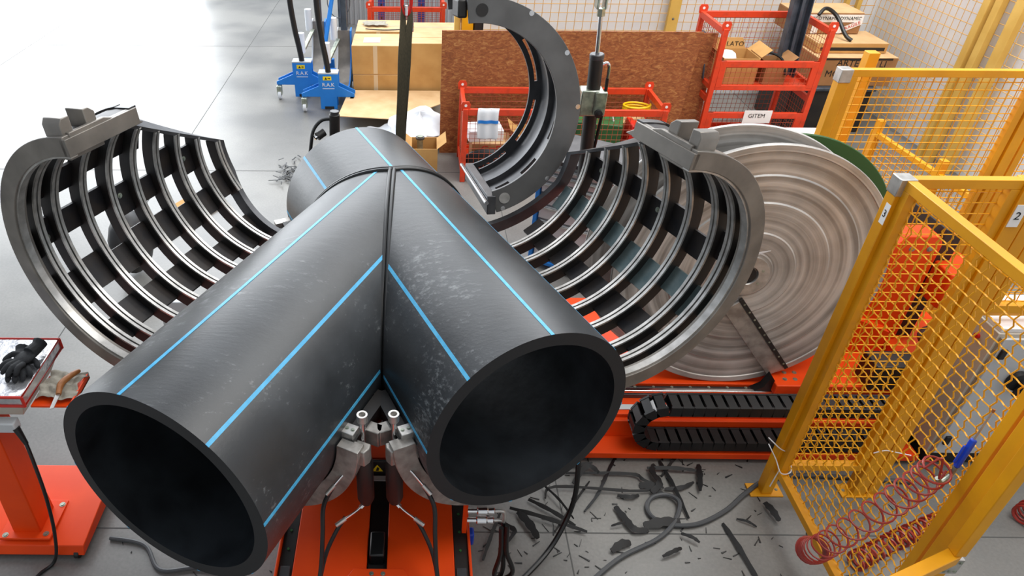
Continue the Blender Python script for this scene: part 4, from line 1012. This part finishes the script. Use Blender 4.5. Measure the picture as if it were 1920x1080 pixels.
# stacked pair
lower = cage('lower red mesh cage of the stacked pair, mostly behind the disc', 2.93, 3.99, 7.0, 7.72, 0, .66, gate=.50, tabs=False, sp=.05)
upper = cage('upper red mesh cage of the stacked pair, holding open cartons', 2.93, 3.99, 7.0, 7.72, .655, .66, gate=.36, sp=.05)
obj('paper_sheet', MB().hexa([(3.34, 6.985, .40), (3.62, 6.985, .40), (3.62, 6.99, .40), (3.34, 6.99, .40), (3.34, 6.985, .53), (3.62, 6.985, .53), (3.62, 6.99, .53), (3.34, 6.99, .53)]), 'paper', label='white paper sign on the front rail of the lower stacked cage', cat='sign')
obj('sign_writing', text_mb('GITEM', .06, (3.47, 6.983, .475), (1, 0, 0), (0, 0, 1)), 'ink', bpy.data.objects['paper_sheet'], smooth=False)

def carton(label, x0, x1, y0, y1, z0, z1, mt='card', tapes='x', open_=False, top='cardtop', group=None, rot=0):
    c = V(((x0 + x1) / 2, (y0 + y1) / 2, z0)); t = thing('cardboard_box', label, 'box', c, group)
    Rz = Matrix.Translation(c) @ Matrix.Rotation(rot, 4, 'Z') @ Matrix.Translation(-c)
    def B(nm, lo, hi, m_, bev=.003):
        mb = MB().box(lo, hi); mb.v = [Rz @ p for p in mb.v]; return obj(nm, mb, m_, t, bevel=bev)
    if not open_:
        B('carton', (x0, y0, z0), (x1, y1, z1 - .006), mt, .006)
        ym = (y0 + y1) / 2
        B('flap', (x0 + .002, y0 + .002, z1 - .006), (x1 - .002, ym - .004, z1), top); B('flap', (x0 + .002, ym + .004, z1 - .006), (x1 - .002, y1 - .002, z1), top)
        if tapes == 'x':
            xm = x0 + (x1 - x0) * .42
            B('tape', (xm - .025, y0 - .0015, z0 + .01), (xm + .025, y0, z1 - .004), 'tape', 0)
        if tapes == 'r':
            B('tape', (x1 - .085, y0 - .0015, z0 + .04), (x1 - .045, y0, z1 - .12), 'tape', 0)
        if tapes in 'xy': B('tape', (x0 + .02, ym - .03, z1), (x1 - .02, ym + .03, z1 + .001), 'tape', 0)
    else:
        d = .006
        B('side', (x0, y0, z0), (x1, y0 + d, z1), mt, 0); B('side', (x0, y1 - d, z0), (x1, y1, z1), mt, 0); B('side', (x0, y0 + d, z0), (x0 + d, y1 - d, z1), mt, 0); B('side', (x1 - d, y0 + d, z0), (x1, y1 - d, z1), mt, 0)
        B('bottom', (x0 + d, y0 + d, z0), (x1 - d, y1 - d, z0 + d), mt, 0)
        h = (y1 - y0) * .45
        for sx, (xa) in ((-1, x0), (1, x1)):
            mb = MB().hexa([(xa, y0 + .01, z1), (xa + sx * .003, y0 + .01, z1), (xa + sx * .003, y1 - .01, z1), (xa, y1 - .01, z1), (xa + sx * h * .6, y0 + .01, z1 + h * .5), (xa + sx * h * .6 + .004 * sx, y0 + .01, z1 + h * .5), (xa + sx * h * .6 + .004 * sx, y1 - .01, z1 + h * .5), (xa + sx * h * .6, y1 - .01, z1 + h * .5)]); mb.v = [Rz @ p for p in mb.v]
            obj('flap', mb, mt, t)
    return t
carton('lower front cardboard box of the left stack, taped down the middle', -.75, -.09, 8.6, 9.12, 0, .342)
b1 = carton('upper front cardboard box of the left stack with a white slip on top', -.755, -.085, 8.6, 9.12, .343, .685)
obj('paper_slip', MB().box((-.62, 8.72, .687), (-.42, 8.92, .690)), 'paper', b1)
carton('lower cardboard box in the row behind the left stack', -.74, -.07, 9.15, 9.70, 0, .35)
carton('upper cardboard box in the row behind the left stack, under the cloth', -.745, -.065, 9.15, 9.70, .351, .70)
carton('tall cardboard box right of the hanging sling', -.07, .45, 8.6, 9.10, 0, .715, tapes='r')
carton('flat cardboard box lying behind the tall cardboard box', -.02, .62, 9.14, 9.6, 0, .70, tapes='y')
cl = MB(); rows = [[V((-.66 + .3 * i / 9 + .02 * math.sin(k), 9.35 + .2 * k / 7 + .02 * math.sin(i * 2), .712 + .02 * abs(math.sin(i * 1.3 + k)))) for i in range(10)] for k in range(8)]
obj('folded_cloth', cl.grid(rows), 'rag', label='crumpled dark grey cloth on top of the rear cardboard boxes', cat='cloth', mods=sol)
hose('cable', [(-.62, 9.2, .72), (-.4, 9.17, .715), (-.2, 9.2, .715), (-.07, 9.26, .72)], .007, 'rubber', 'thin black cable lying across the rear cardboard boxes', cat='cable')
# red cage behind the boxes and the blue rack posts
cage('red mesh cage standing behind the cardboard boxes', -.64, .40, 9.95, 10.7, 0, .80)
for x, lb in ((-.50, 'left'), (.09, 'right')):
    t = thing('rack_post', '%s of two dark blue rack posts behind the red cage' % lb, 'rack post', (x, 11.1, 0))
    obj('upright', MB().box((x - .05, 11.05, 0), (x + .05, 11.13, 3)), 'darkblue', t, bevel=.004)
    for k in range(6): obj('slot_hole', MB().box((x - .012, 11.046, .2 + k * .18), (x + .012, 11.05, .23 + k * .18)), 'black', t)
obj('column', MB().box((-1.25, 12.05, 0), (-1.10, 12.15, 3.3)), 'channel', label='dark steel building column at the left end of the grey ribbed wall', cat='column')
# forklift mast edge / yellow upright at the wall end
t = thing('yellow_lift', 'yellow upright of a lift truck behind the strand board, beside the wall end', 'lift truck', (.62, 8.3, 0))
obj('mast', MB().box((.53, 8.40, 0), (.66, 8.6, 2.4)), 'yellow', t, bevel=.01)
obj('mast', MB().box((.45, 8.46, 0), (.52, 8.6, 2.4)), 'pale_yellow', t, bevel=.01)
obj('cover', MB().box((.67, 8.42, .8), (.78, 8.6, 2.4)), 'black', t, bevel=.02)
0 and obj('tank', MB().cyl((.33, 9.0, 0), (.33, 9.0, .82), .12, 24), 'darksteel', label='grey cylinder standing between the boxes and the yellow upright', cat='cylinder')

# cardboard sheet and white bag on the floor
obj('cardboard_sheet', MB().hexa([(-.86, 7.72, .02), (.10, 7.72, .02), (.33, 7.95, .02), (-.86, 8.0, .02), (-.86, 7.72, .026), (.10, 7.72, .026), (.33, 7.95, .026), (-.86, 8.0, .026)]) if False else MB().prism([(-.86, 7.70), (-.20, 7.62), (.30, 8.1), (.31, 8.55), (-.80, 8.55)], (0, 0, .16), (1, 0, 0), (0, 1, 0), (0, 0, .008)), 'cardtop', label='flat cardboard sheet lying before the box stack', cat='cardboard')
bgm = MB(); rows = []
for i in range(15):
    a = PI * i / 14; row = []
    for k in range(28):
        tt = 2 * PI * k / 28; q = 1 + .10 * math.sin(3 * tt + i) + .07 * math.sin(5 * tt - i * 1.3)
        row.append(V((.06 + .33 * math.sin(a) * math.cos(tt) * q, 7.45 + .42 * math.sin(a) * math.sin(tt) * q, max(.002, .13 + .17 * math.cos(a) * (1 + .15 * math.sin(4 * tt + 2))))))
    rows.append(row)
obj('plastic_bag', bgm.grid(rows, closed=True), 'transp', label='pale white plastic bag on the floor before the strand board', cat='bag')
bgm2 = MB()
rows = [[V((-.55 + .75 * i / 14, 7.25 + .4 * k / 7, .03 + .10 * abs(math.sin(i * .8 + k * .6)) * (.4 + .6 * math.sin(PI * i / 14)))) for i in range(15)] for k in range(8)]
obj('plastic_film', bgm2.grid(rows), 'transp', label='crumpled clear plastic film before the cardboard sheet', cat='film', mods=sol)
ob_ = carton('open cardboard box on the floor right of the rear pipe', -.03, .235, 6.62, 6.92, 0, .25, mt='card', open_=True)
t = thing('metal_fitting', 'small metal fitting standing in the open cardboard box', 'fitting', (.06, 6.83, .01))
obj('body', MB().cyl((.06, 6.83, .01), (.06, 6.83, .30), .03, 16), 'zinc', t); obj('collar', MB().cyl((.06, 6.83, .27), (.06, 6.83, .29), .045, 16), 'darksteel', t)

# contents of the long cage
t = carton('brown cardboard box with red print in the left end of the long cage', .56, .95, 6.50, 6.80, .10, .36, mt='card2', tapes='n')
obj('red_print', text_mb('G=D', .11, (.76, 6.498, .30), (1, 0, 0), (0, 0, 1)), 'redtrim', t, smooth=False)
obj('white_box', MB().box((.52, 6.55, .362), (.86, 6.8, .47), Matrix.Rotation(.1, 3, 'Z')), 'white', label='white flat box on the brown box inside the long cage', cat='box', bevel=.004)
obj('black_bag', MB().ell((.72, 6.475, .21), (.24, .05, .11), 16), 'rubber', label='black plastic bag in the left end of the long cage', cat='bag')
carton('open brown cardboard box behind the ring in the long cage', 1.02, 1.35, 6.52, 6.85, .10, .42, mt='card', open_=True)
t = thing('cleaning_cloth', 'white cloth with blue stripe hung over the front rail of the long cage', 'cloth', (.69, 6.39, .6))
rows = [[V((.59 + .2 * i / 9 + .006 * math.sin(k), y + .006 * math.sin(i * 1.4), z)) for i in range(10)] for k, (y, z) in enumerate(((6.46, .66), (6.455, .72), (6.43, .748), (6.40, .746), (6.385, .72), (6.382, .65), (6.38, .58), (6.379, .51), (6.385, .455)))]
obj('cloth', MB().grid(rows), 'transp', t, mods=sol)
obj('blue_stripe', MB().grid([[V((.595 + .19 * i / 9, 6.374 + .006 * math.sin(i * 1.4), z)) for i in range(10)] for z in (.645, .615)]), 'blue', t)
t = thing('toolbox', 'green metal toolbox in the middle of the long cage', 'toolbox', (1.82, 6.68, .09))
obj('body', MB().box((1.60, 6.52, .35), (2.03, 6.85, .56), Matrix.Rotation(-.25, 3, 'Z')), 'green', t, bevel=.01)
obj('base', MB().box((1.63, 6.55, .09), (2.0, 6.82, .35)), 'green', t, bevel=.006)
obj('handle', MB().tube([(1.68, 6.62, .56), (1.70, 6.62, .62), (1.9, 6.60, .62), (1.92, 6.60, .56)], .009, 8), 'white', t)
t = thing('tool_case', 'red plastic tool case right of the green toolbox', 'case', (2.08, 6.6, .09))
obj('case', MB().box((2.05, 6.50, .09), (2.11, 6.75, .55), Matrix.Rotation(.15, 3, 'Y')), 'redplastic', t, bevel=.01)
obj('case', MB().box((2.13, 6.49, .09), (2.19, 6.74, .52), Matrix.Rotation(.08, 3, 'Y')), 'redplastic', t, bevel=.01)
t = thing('plastic_bottle', 'white plastic bottle with grey cap in the long cage', 'bottle', (2.245, 6.5, .09))
obj('body', MB().lathe([(.001, .09), (.05, .09), (.052, .12), (.052, .36), (.04, .40), (.018, .43), (.018, .45), (.001, .45)], (2.245, 6.5, 0), UP, 24, closed=False), 'transp', t)
obj('cap', MB().cyl((2.245, 6.5, .445), (2.245, 6.5, .475), .021, 16), 'channel', t)
obj('yellow_hose', MB().tube([V((2.2 + .13 * math.cos(a), 6.86 + .1 * math.sin(a), .56 + .004 * a)) for a in lin_(0, 6 * PI, 90)], .010, 8), 'yellowhose', label='coil of yellow hose in the right end of the long cage', cat='hose')
carton('brown cardboard box in the right end of the long cage', 2.0, 2.3, 6.72, 6.98, .09, .5, mt='card2', tapes='n')

# contents of the upper stacked cage
t = carton('open carton lettered LATO in the upper stacked cage', 3.06, 3.42, 7.14, 7.5, .745, 1.0, mt='card', open_=True)
obj('lettering', text_mb('LATO', .07, (3.29, 7.505, 1.04), (1, 0, 0), (0, 0, 1)), 'ink', t, smooth=False)
mb = MB().hexa([(3.08, 7.50, 1.0), (3.40, 7.50, 1.0), (3.40, 7.507, 1.0), (3.08, 7.507, 1.0), (3.06, 7.52, 1.10), (3.36, 7.52, 1.10), (3.36, 7.527, 1.10), (3.06, 7.527, 1.10)]); obj('back_flap', mb, 'card', t)
obj('plastic_film', MB().ell((3.12, 7.25, .985), (.10, .09, .07), 12), 'transp', label='crumpled white film in the LATO carton', cat='film')
carton('smaller open carton beside the LATO carton in the upper cage', 3.50, 3.72, 7.14, 7.42, .745, .95, mt='card2', open_=True)
hose('black_cable', [(3.42, 7.3, .98), (3.55, 7.28, 1.02), (3.66, 7.2, .98), (3.70, 7.12, .85)], .012, 'rubber', 'black cable curling out of the cartons in the upper cage', cat='cable')
obj('black_bag', MB().hexa([(2.915, 7.18, .78), (2.925, 7.18, .78), (2.925, 7.30, .78), (2.915, 7.30, .78), (2.90, 7.34, 1.18), (2.925, 7.34, 1.18), (2.925, 7.48, 1.18), (2.90, 7.48, 1.18)]), 'channel', label='dark grey strap hung on the left side of the upper cage', cat='strap', bevel=.01)
# steel channel upright
t = thing('steel_channel', 'tall blue-grey steel channel standing in the upper cage', 'steel profile', (3.8, 7.42, .75))
a, b = V((3.825, 7.42, .745)), V((3.775, 7.50, 2.4))
obj('web', MB().beam(a + V((0, .03, 0)), b + V((0, .03, 0)), .17, .012, up=(0, 1, 0)), 'channel', t, bevel=.002)
for s_ in (-1, 1): obj('lip', MB().beam(a + V((.09 * s_, -.02, 0)), b + V((.09 * s_, -.02, 0)), .012, .09, up=(0, 1, 0)), 'channel', t, bevel=.002)
obj('rib', MB().beam(a + V((.02, 0, 0)), b + V((.02, 0, 0)), .035, .05, up=(0, 1, 0)), 'channel', t, bevel=.004)

# cartons on the dark shelf at the right
t = thing('dark_bin', 'black bin standing under the long carton at the right wall', 'bin', (4.7, 8.0, 0))
obj('body', MB().box((4.15, 7.75, 0), (5.05, 8.5, .50)), 'black', t, bevel=.02)
obj('rim', MB().box((4.13, 7.73, .47), (5.07, 8.52, .51)), 'channel', t, bevel=.01)
obj('crumpled_paper', MB().ell((4.25, 7.82, .545), (.09, .05, .035), 9), 'paper', label='crumpled white paper beside the black bin', cat='paper')
t = carton('long brown carton with handwriting lying across the black bin', 4.35, 5.22, 7.8, 8.35, .512, .82, mt='card2', tapes='y')
obj('handwriting', text_mb('ARTER', .10, (4.72, 7.798, .76), (1, 0, -.03), (0, 0, 1)), 'ink', t, smooth=False); obj('handwriting', text_mb('LI', .10, (5.07, 7.798, .75), (1, 0, -.03), (0, 0, 1)), 'ink', t, smooth=False)
obj('handwriting', text_mb('MOTOPE', .10, (4.68, 7.798, .64), (1, 0, -.03), (0, 0, 1)), 'ink', t, smooth=False)
obj('gap_shade', MB().box((4.40, 7.797, .795), (5.16, 7.80, .812)), 'ink', t)  # dark strip on the closed face, painted shade of a gap
t = carton('wide flat carton on the long carton by the right wall', 4.38, 5.15, 7.95, 8.45, .823, .93, mt='card', tapes='n')
obj('opening_shade', MB().box((4.42, 7.948, .85), (5.12, 7.95, .885)), 'ink', t)  # black strip stands in for the shade inside the carton's front opening
t = carton('carton wrapped in printed white tape, topmost at the right wall', 4.22, 4.98, 8.30, 8.75, .935, 1.16, mt='card2', tapes='n')
tp = obj('printed_tape', MB().box((4.22, 8.297, 1.06), (4.98, 8.30, 1.14)), 'paper', t); obj('printed_tape', MB().box((4.44, 8.296, .94), (4.51, 8.30, 1.06)), 'paper', t); obj('printed_tape', MB().box((4.7, 8.296, .94), (4.76, 8.30, 1.06)), 'paper', t)
for x in (4.36, 4.60, 4.84): obj('tape_print', text_mb('DYNAMIC', .052, (x, 8.2945, 1.10), (1, 0, 0), (0, 0, 1)), 'ink', tp, smooth=False)
fr_ = obj('fragile_tape', MB().prism([(0, 0), (.22, .10), (.22, .16), (0, .06)], (4.76, 8.294, .94), (1, 0, 0), (0, 0, 1), (0, -.002, 0)), 'paper', t)
obj('tape_print', text_mb('FRAGILE', .052, (4.87, 8.290, 1.022), (1, 0, .45), (-.41, 0, .91)), 'redtrim', fr_, smooth=False)
hose('black_cable', [(4.42, 8.2, 1.16), (4.5, 8.24, 1.22), (4.62, 8.2, 1.15), (4.70, 8.05, .99), (4.76, 8.0, .945)], .02, 'rubber', 'thick black tube bent over the taped carton', cat='tube')
# small things near the low fence
t = thing('pallet_truck', 'red pallet truck parked behind the far yellow fence', 'pallet truck', (3.35, 5.6, 0))
obj('pump', MB().cyl((3.42, 5.6, .05), (3.42, 5.6, .42), .06, 16), 'redplastic', t, bevel=.01)
obj('housing', MB().box((3.22, 5.55, .12), (3.55, 5.75, .24)), 'redplastic', t, bevel=.02)
for x in (3.2, 3.5): obj('fork', MB().box((x, 5.75, .05), (x + .14, 6.7, .11)), 'redplastic', t, bevel=.01)
obj('wheel', MB().cyl((3.3, 5.58, .07), (3.46, 5.58, .07), .07, 18), 'white', t)
obj('handle', MB().tube([(3.42, 5.58, .42), (3.42, 5.45, .7), (3.42, 5.42, .72)], .014, 8), 'redplastic', t)
t = thing('machine_cover', 'white and grey machine cover on the floor behind the far fence', 'cover', (3.6, 6.3, 0))
obj('lower_cover', MB().box((3.42, 6.1, 0), (4.1, 6.9, .30)), 'greypaint', t, bevel=.03)
obj('upper_cover', MB().box((3.5, 6.3, .30), (4.05, 6.85, .42)), 'white', t, bevel=.03)
obj('orange_patch', MB().box((3.55, 6.10, .30), (3.72, 6.25, .34)), 'orange', t, bevel=.01)
t = thing('steel_section', 'dark grey steel sections leaning at the foot of the right wall', 'frame', (4.6, 6.5, 0))
obj('bar', MB().beam((4.2, 6.9, .04), (5.0, 4.3, .04), .06, .08), 'channel', t); obj('bar', MB().beam((4.3, 7.4, 0.0), (4.2, 6.9, .6), .07, .07), 'black', t)
sk = MB(); rows = [[V((4.15 + .2 * math.sin(PI * i / 10) * math.cos(2 * PI * k / 18) * (1 + .1 * math.sin(3 * k)), 4.95 + .25 * math.sin(PI * i / 10) * math.sin(2 * PI * k / 18), max(.01, .22 + .24 * math.cos(PI * i / 10) * (1 + .08 * math.sin(5 * k))))) for k in range(18)] for i in range(11)]
obj('white_sack', sk.grid(rows, closed=True), 'white', label='white sack behind the far fence near the right wall', cat='sack')
obj('red_bar', MB().beam((3.45, 5.1, .05), (3.72, 4.75, .28), .05, .05), 'redplastic', label='red painted bar standing behind the green disc', cat='bar', bevel=.006)

# blue drawer cabinet behind the ring
t = thing('drawer_cabinet', 'grey workshop drawer cabinet in a blue frame beneath the open ring', 'cabinet', (1.35, 4.95, 0))
Rz = Matrix.Rotation(-.55, 3, 'Z'); cc = V((1.35, 4.95, 0))
def rb_(name, lo, hi, m_, bev=.004, par=None):
    mb = MB().box(lo, hi); mb.v = [cc + Rz @ p for p in mb.v]; return obj(name, mb, m_, par or t, bevel=bev)
rb_('carcass', (-.30, -.23, .08), (.30, .25, .92), 'greypaint')
for x in (-.33, .30): rb_('frame_side', (x, -.27, .06), (x + .03, -.22, .94), 'blue')
rb_('frame_foot', (-.33, -.27, .05), (.33, .25, .08), 'blue'); rb_('frame_top', (-.33, -.27, .92), (.33, .27, .95), 'darksteel')
z = .10
for h in (.19, .15, .12, .09, .09, .07, .05):
    d_ = rb_('drawer', (-.29, -.255, z), (.29, -.23, z + h - .012), 'greypaint'); rb_('pull', (-.27, -.268, z + h - .034), (.27, -.255, z + h - .018), 'bright', .003, d_); z += h + .006
for x in (-.25, .25):
    for y in (-.18, .2): 
        p = cc + Rz @ V((x, y, .03)); obj('caster', MB().cyl(p - V((.02, 0, 0)), p + V((.02, 0, 0)), .029, 16), 'rubber', t)
t = thing('workshop_chair', 'blue workshop seat seen through the right clamp shell', 'seat', (1.75, 4.6, 0))
obj('backrest', MB().box((1.58, 4.62, .55), (1.95, 4.66, .85)), 'bluepl', t, bevel=.02)
obj('seat', MB().box((1.60, 4.3, .46), (1.94, 4.62, .50)), 'bluepl', t, bevel=.015)
for x in (1.63, 1.9):
    for y in (4.33, 4.6): obj('leg', MB().cyl((x, y, 0), (x, y, .47), .012, 10), 'darksteel', t)

# sling on its hook
t = thing('lifting_sling', 'dark olive lifting sling hanging down behind the rear pipe', 'sling', (-.09, 4.4, 1.0))
for s_ in (-1, 1):
    P_ = [V((-.052 + .022 * s_, 4.40, 2.12)), V((-.052 + .02 * s_, 4.40, 2.02)), V((-.062 + .012 * s_, 4.40, 1.86)), V((-.072 + .006 * s_, 4.40, 1.6)), V((-.088 + .004 * s_, 4.40, 1.3)), V((-.10, 4.40, .9))]
    Q_ = spline(P_, 6); secs = []
    for i, p in enumerate(Q_):
        u = i / (len(Q_) - 1); w_ = .009 + .022 * min(1, u * 2.2); tw = .5 * math.sin(u * 5 + (s_ > 0)); e = V((math.cos(tw), math.sin(tw), 0)) * w_; n_ = V((-math.sin(tw), math.cos(tw), 0)) * .003
        secs.append([p - e - n_ + V((0, .006 * s_, 0)), p + e - n_ + V((0, .006 * s_, 0)), p + e + n_ + V((0, .006 * s_, 0)), p - e + n_ + V((0, .006 * s_, 0))])
    obj('webbing', MB().sweep(secs), 'olive', t)
t = thing('lifting_hook', 'red lifting hook holding the olive sling at the top of the picture', 'hook', (-.05, 4.4, 2.05))
obj('hook', MB().tube([V((-.052 + .027 * math.cos(a), 4.40, 2.14 + .075 * math.sin(a))) for a in lin_(0, 2 * PI, 28)[:-1]], .011, 10, closed=True), 'redplastic', t)
obj('shank', MB().cyl((-.052, 4.40, 2.215), (-.052, 4.40, 2.6), .014, 12), 'redplastic', t)
obj('safety_latch', MB().cyl((-.052, 4.385, 2.065), (-.052, 4.385, 2.12), .008, 10), 'white', t)

# blue pipe trolleys
def trolley(dx, dy, label, g_=None):
    o = V((-1.015 + dx, 8.30 + dy, 0))
    t = thing('pipe_trolley', label, 'trolley', o, g_)
    A = lambda x, y, z: o + V((x, y, z))
    pl = [(-.11, .02), (-.11, .17), (-.33, .17), (-.33, .21), (-.12, .30), (-.12, .44), (.115, .44), (.115, .30), (.30, .21), (.30, .17), (.09, .17), (.09, .02)]
    obj('front_plate', MB().prism(pl, A(0, 0, 0), (1, 0, 0), (0, 0, 1), (0, .02, 0)), 'blue', t, bevel=.004)
    obj('top_cap', MB().box(A(-.12, 0, .44), A(.115, .14, .455)), 'greypaint', t, bevel=.003)
    obj('rear_plate', MB().prism(pl, A(0, .13, 0), (1, 0, 0), (0, 0, 1), (0, .015, 0)), 'blue', t, bevel=.004)
    obj('bottom_notch', MB().box(A(-.06, -.003, .02), A(.05, 0, .055)), 'black', t)
    lb = obj('yellow_label', MB().box(A(-.065, -.003, .37), A(.035, 0, .415)), 'yellowlabel', t)
    obj('label_sign', MB().prism([(-.045, -.012), (-.015, -.012), (-.03, .014)], A(0, -.003, .392), (1, 0, 0), (0, 0, 1), (0, -.002, 0)), 'ink', lb)
    obj('label_arrow', MB().prism([(-.008, -.003), (.008, -.003), (.008, -.01), (.022, 0), (.008, .01), (.008, .003), (-.008, .003)], A(.0, -.003, .392), (1, 0, 0), (0, 0, 1), (0, -.002, 0)), 'ink', lb)
    obj('logo', text_mb('R.A.K', .062, A(-.005, -.003, .315), (1, 0, 0), (0, 0, 1)), 'white', t, smooth=False)
    obj('logo_line', MB().box(A(-.075, -.003, .268), A(.065, 0, .274)), 'white', t)
    for x in (-.30, .27):
        cw = obj('caster', MB().cyl(A(x - .02, -.02, .055), A(x + .02, -.02, .055), .053, 20), 'transp', t, bevel=.006)
        obj('caster_fork', MB().box(A(x - .032, -.05, .05), A(x + .032, .03, .168)), 'zinc', cw, bevel=.01)
    # ring band: lower half ring in the y-z plane seen from its front
    cy, cz, rr = .36, .68, .50
    def ring(r, a): return V((0, cy + r * math.cos(a), cz + r * math.sin(a)))
    def band(x0, x1, r0, r1, a0, a1, nm, m_):
        n = 30; obj(nm, MB().sweep([[o + V((x0, 0, 0)) + ring(r0, a), o + V((x1, 0, 0)) + ring(r0, a), o + V((x1, 0, 0)) + ring(r1, a), o + V((x0, 0, 0)) + ring(r1, a)] for a in lin_(a0, a1, n)]), m_, t, bevel=.002)
    band(.05, .20, rr - .0, rr + .03, -PI * .62, PI * .02, 'inner_band', 'greyface')
    band(.03, .05, rr - .02, rr + .12, -PI * .62, PI * .02, 'ring_cheek', 'greypaint'); band(.20, .22, rr - .02, rr + .12, -PI * .62, PI * .02, 'ring_cheek', 'blue')
    obj('rear_upright', MB().box(A(.09, .86, .66), A(.17, .92, 2.2)), 'channel', t, bevel=.01)
    obj('curved_bar', MB().tube(spline([A(.0, .04, .44), A(-.02, .03, .62), A(-.05, .0, .85), A(-.075, -.03, 1.2), A(-.08, -.02, 1.7)], 6), .033, 14), 'plastic_black', t)
    obj('clamp_screw', MB().cyl(A(-.06, .50, .42), A(-.06, .50, .66), .045, 14), 'transp', t)
    obj('clamp_screw', MB().cyl(A(.0, .86, .60), A(.0, .86, .86), .045, 14), 'transp', t)
    obj('clamp_arm', MB().beam(A(.06, .8, .62), A(-.04, .55, .45), .05, .03), 'zinc', t, bevel=.006)
    for x, y in ((-.05, .95), (.25, .95)):
        cw = obj('rear_caster', MB().cyl(A(x - .02, y, .055), A(x + .02, y, .055), .053, 20), 'transp', t, bevel=.006)
    obj('rear_plate', MB().box(A(-.1, .88, .06), A(.3, .94, .22)), 'blue', t, bevel=.01)
    return t
trolley(0, 0, 'right blue pipe trolley with black curved bar, touching the box stack')
trolley(-.365, .42, 'left blue pipe trolley with black curved bar, on the open floor')
obj('blue_bar', MB().beam((-1.12, 9.0, .55), (-.92, 9.4, 1.6), .045, .03), 'blue', label='slanting bright blue bar between the two pipe trolleys', cat='bar', bevel=.003)
obj('wire_loop', MB().tube([V((-.95 + .14 * math.cos(a), 9.3, 1.02 + .2 * math.sin(a))) for a in lin_(0, 4 * PI, 50)], .006, 6), 'hosegrey', label='looped grey cable hanging on the blue bar', cat='cable')

# things on the floor seen through the left shell
obj('wooden_board', MB().box((-2.35, 5.2, .0), (-1.95, 5.95, .02), Matrix.Rotation(-.5, 3, 'Z')), 'card', label='light brown board on the floor seen through the left shell', cat='board')
t = thing('floor_trolley', 'small black tool trolley on the floor behind the left shell', 'trolley', (-2.2, 4.75, 0))
obj('bag', MB().ell((-2.2, 4.75, .28), (.16, .22, .26), 14), 'black', t)
obj('tray', MB().cyl((-2.35, 4.95, .5), (-2.33, 4.95, .515), .09, 20), 'wood', t)
obj('frame', MB().tube([(-2.0, 4.5, .03), (-1.8, 4.9, .03), (-1.75, 5.0, .4)], .012, 8), 'zinc', t)
t = thing('grey_stand', 'light grey steel stand leg on the floor behind the left shell', 'stand', (-1.75, 4.0, 0))
obj('leg', MB().prism([(0, 0), (.30, 0), (.22, .1)], (-1.78, 4.0, .02), (1, 0, 0), (0, 1, 0), (0, 0, .22)), 'greypaint', t, bevel=.006)
obj('bolt_pin', MB().cyl((-1.62, 3.6, 0), (-1.62, 3.6, .22), .04, 18), 'bright', t)
t = thing('white_head_lever', 'white-headed black lever with fittings beside the left shell', 'lever', (-.90, 3.68, 1.02))  # lever with a white head and fittings, gives no light
obj('arm', MB().cyl((-.962, 3.62, 1.20), (-.885, 3.62, 1.04), .012, 12), 'black', t)
obj('head', MB().cyl((-.972, 3.62, 1.275), (-.962, 3.62, 1.21), .019, 18), 'white', t, bevel=.004)
obj('collar', MB().ell((-.962, 3.62, 1.205), (.018, .018, .018), 12), 'rubber', t)
obj('valve_block', MB().box((-.87, 3.62, .98), (-.80, 3.70, 1.03)), 'black', t, bevel=.008)
obj('valve_face', MB().box((-.80, 3.65, 1.0), (-.765, 3.69, 1.04)), 'greypaint', t, bevel=.004)
obj('fitting', MB().cyl((-.765, 3.67, 1.0), (-.73, 3.68, 1.0), .010, 10), 'bright', t)
obj('support', MB().cyl((-.84, 3.66, 0), (-.84, 3.66, .98), .02, 12), 'black', t)
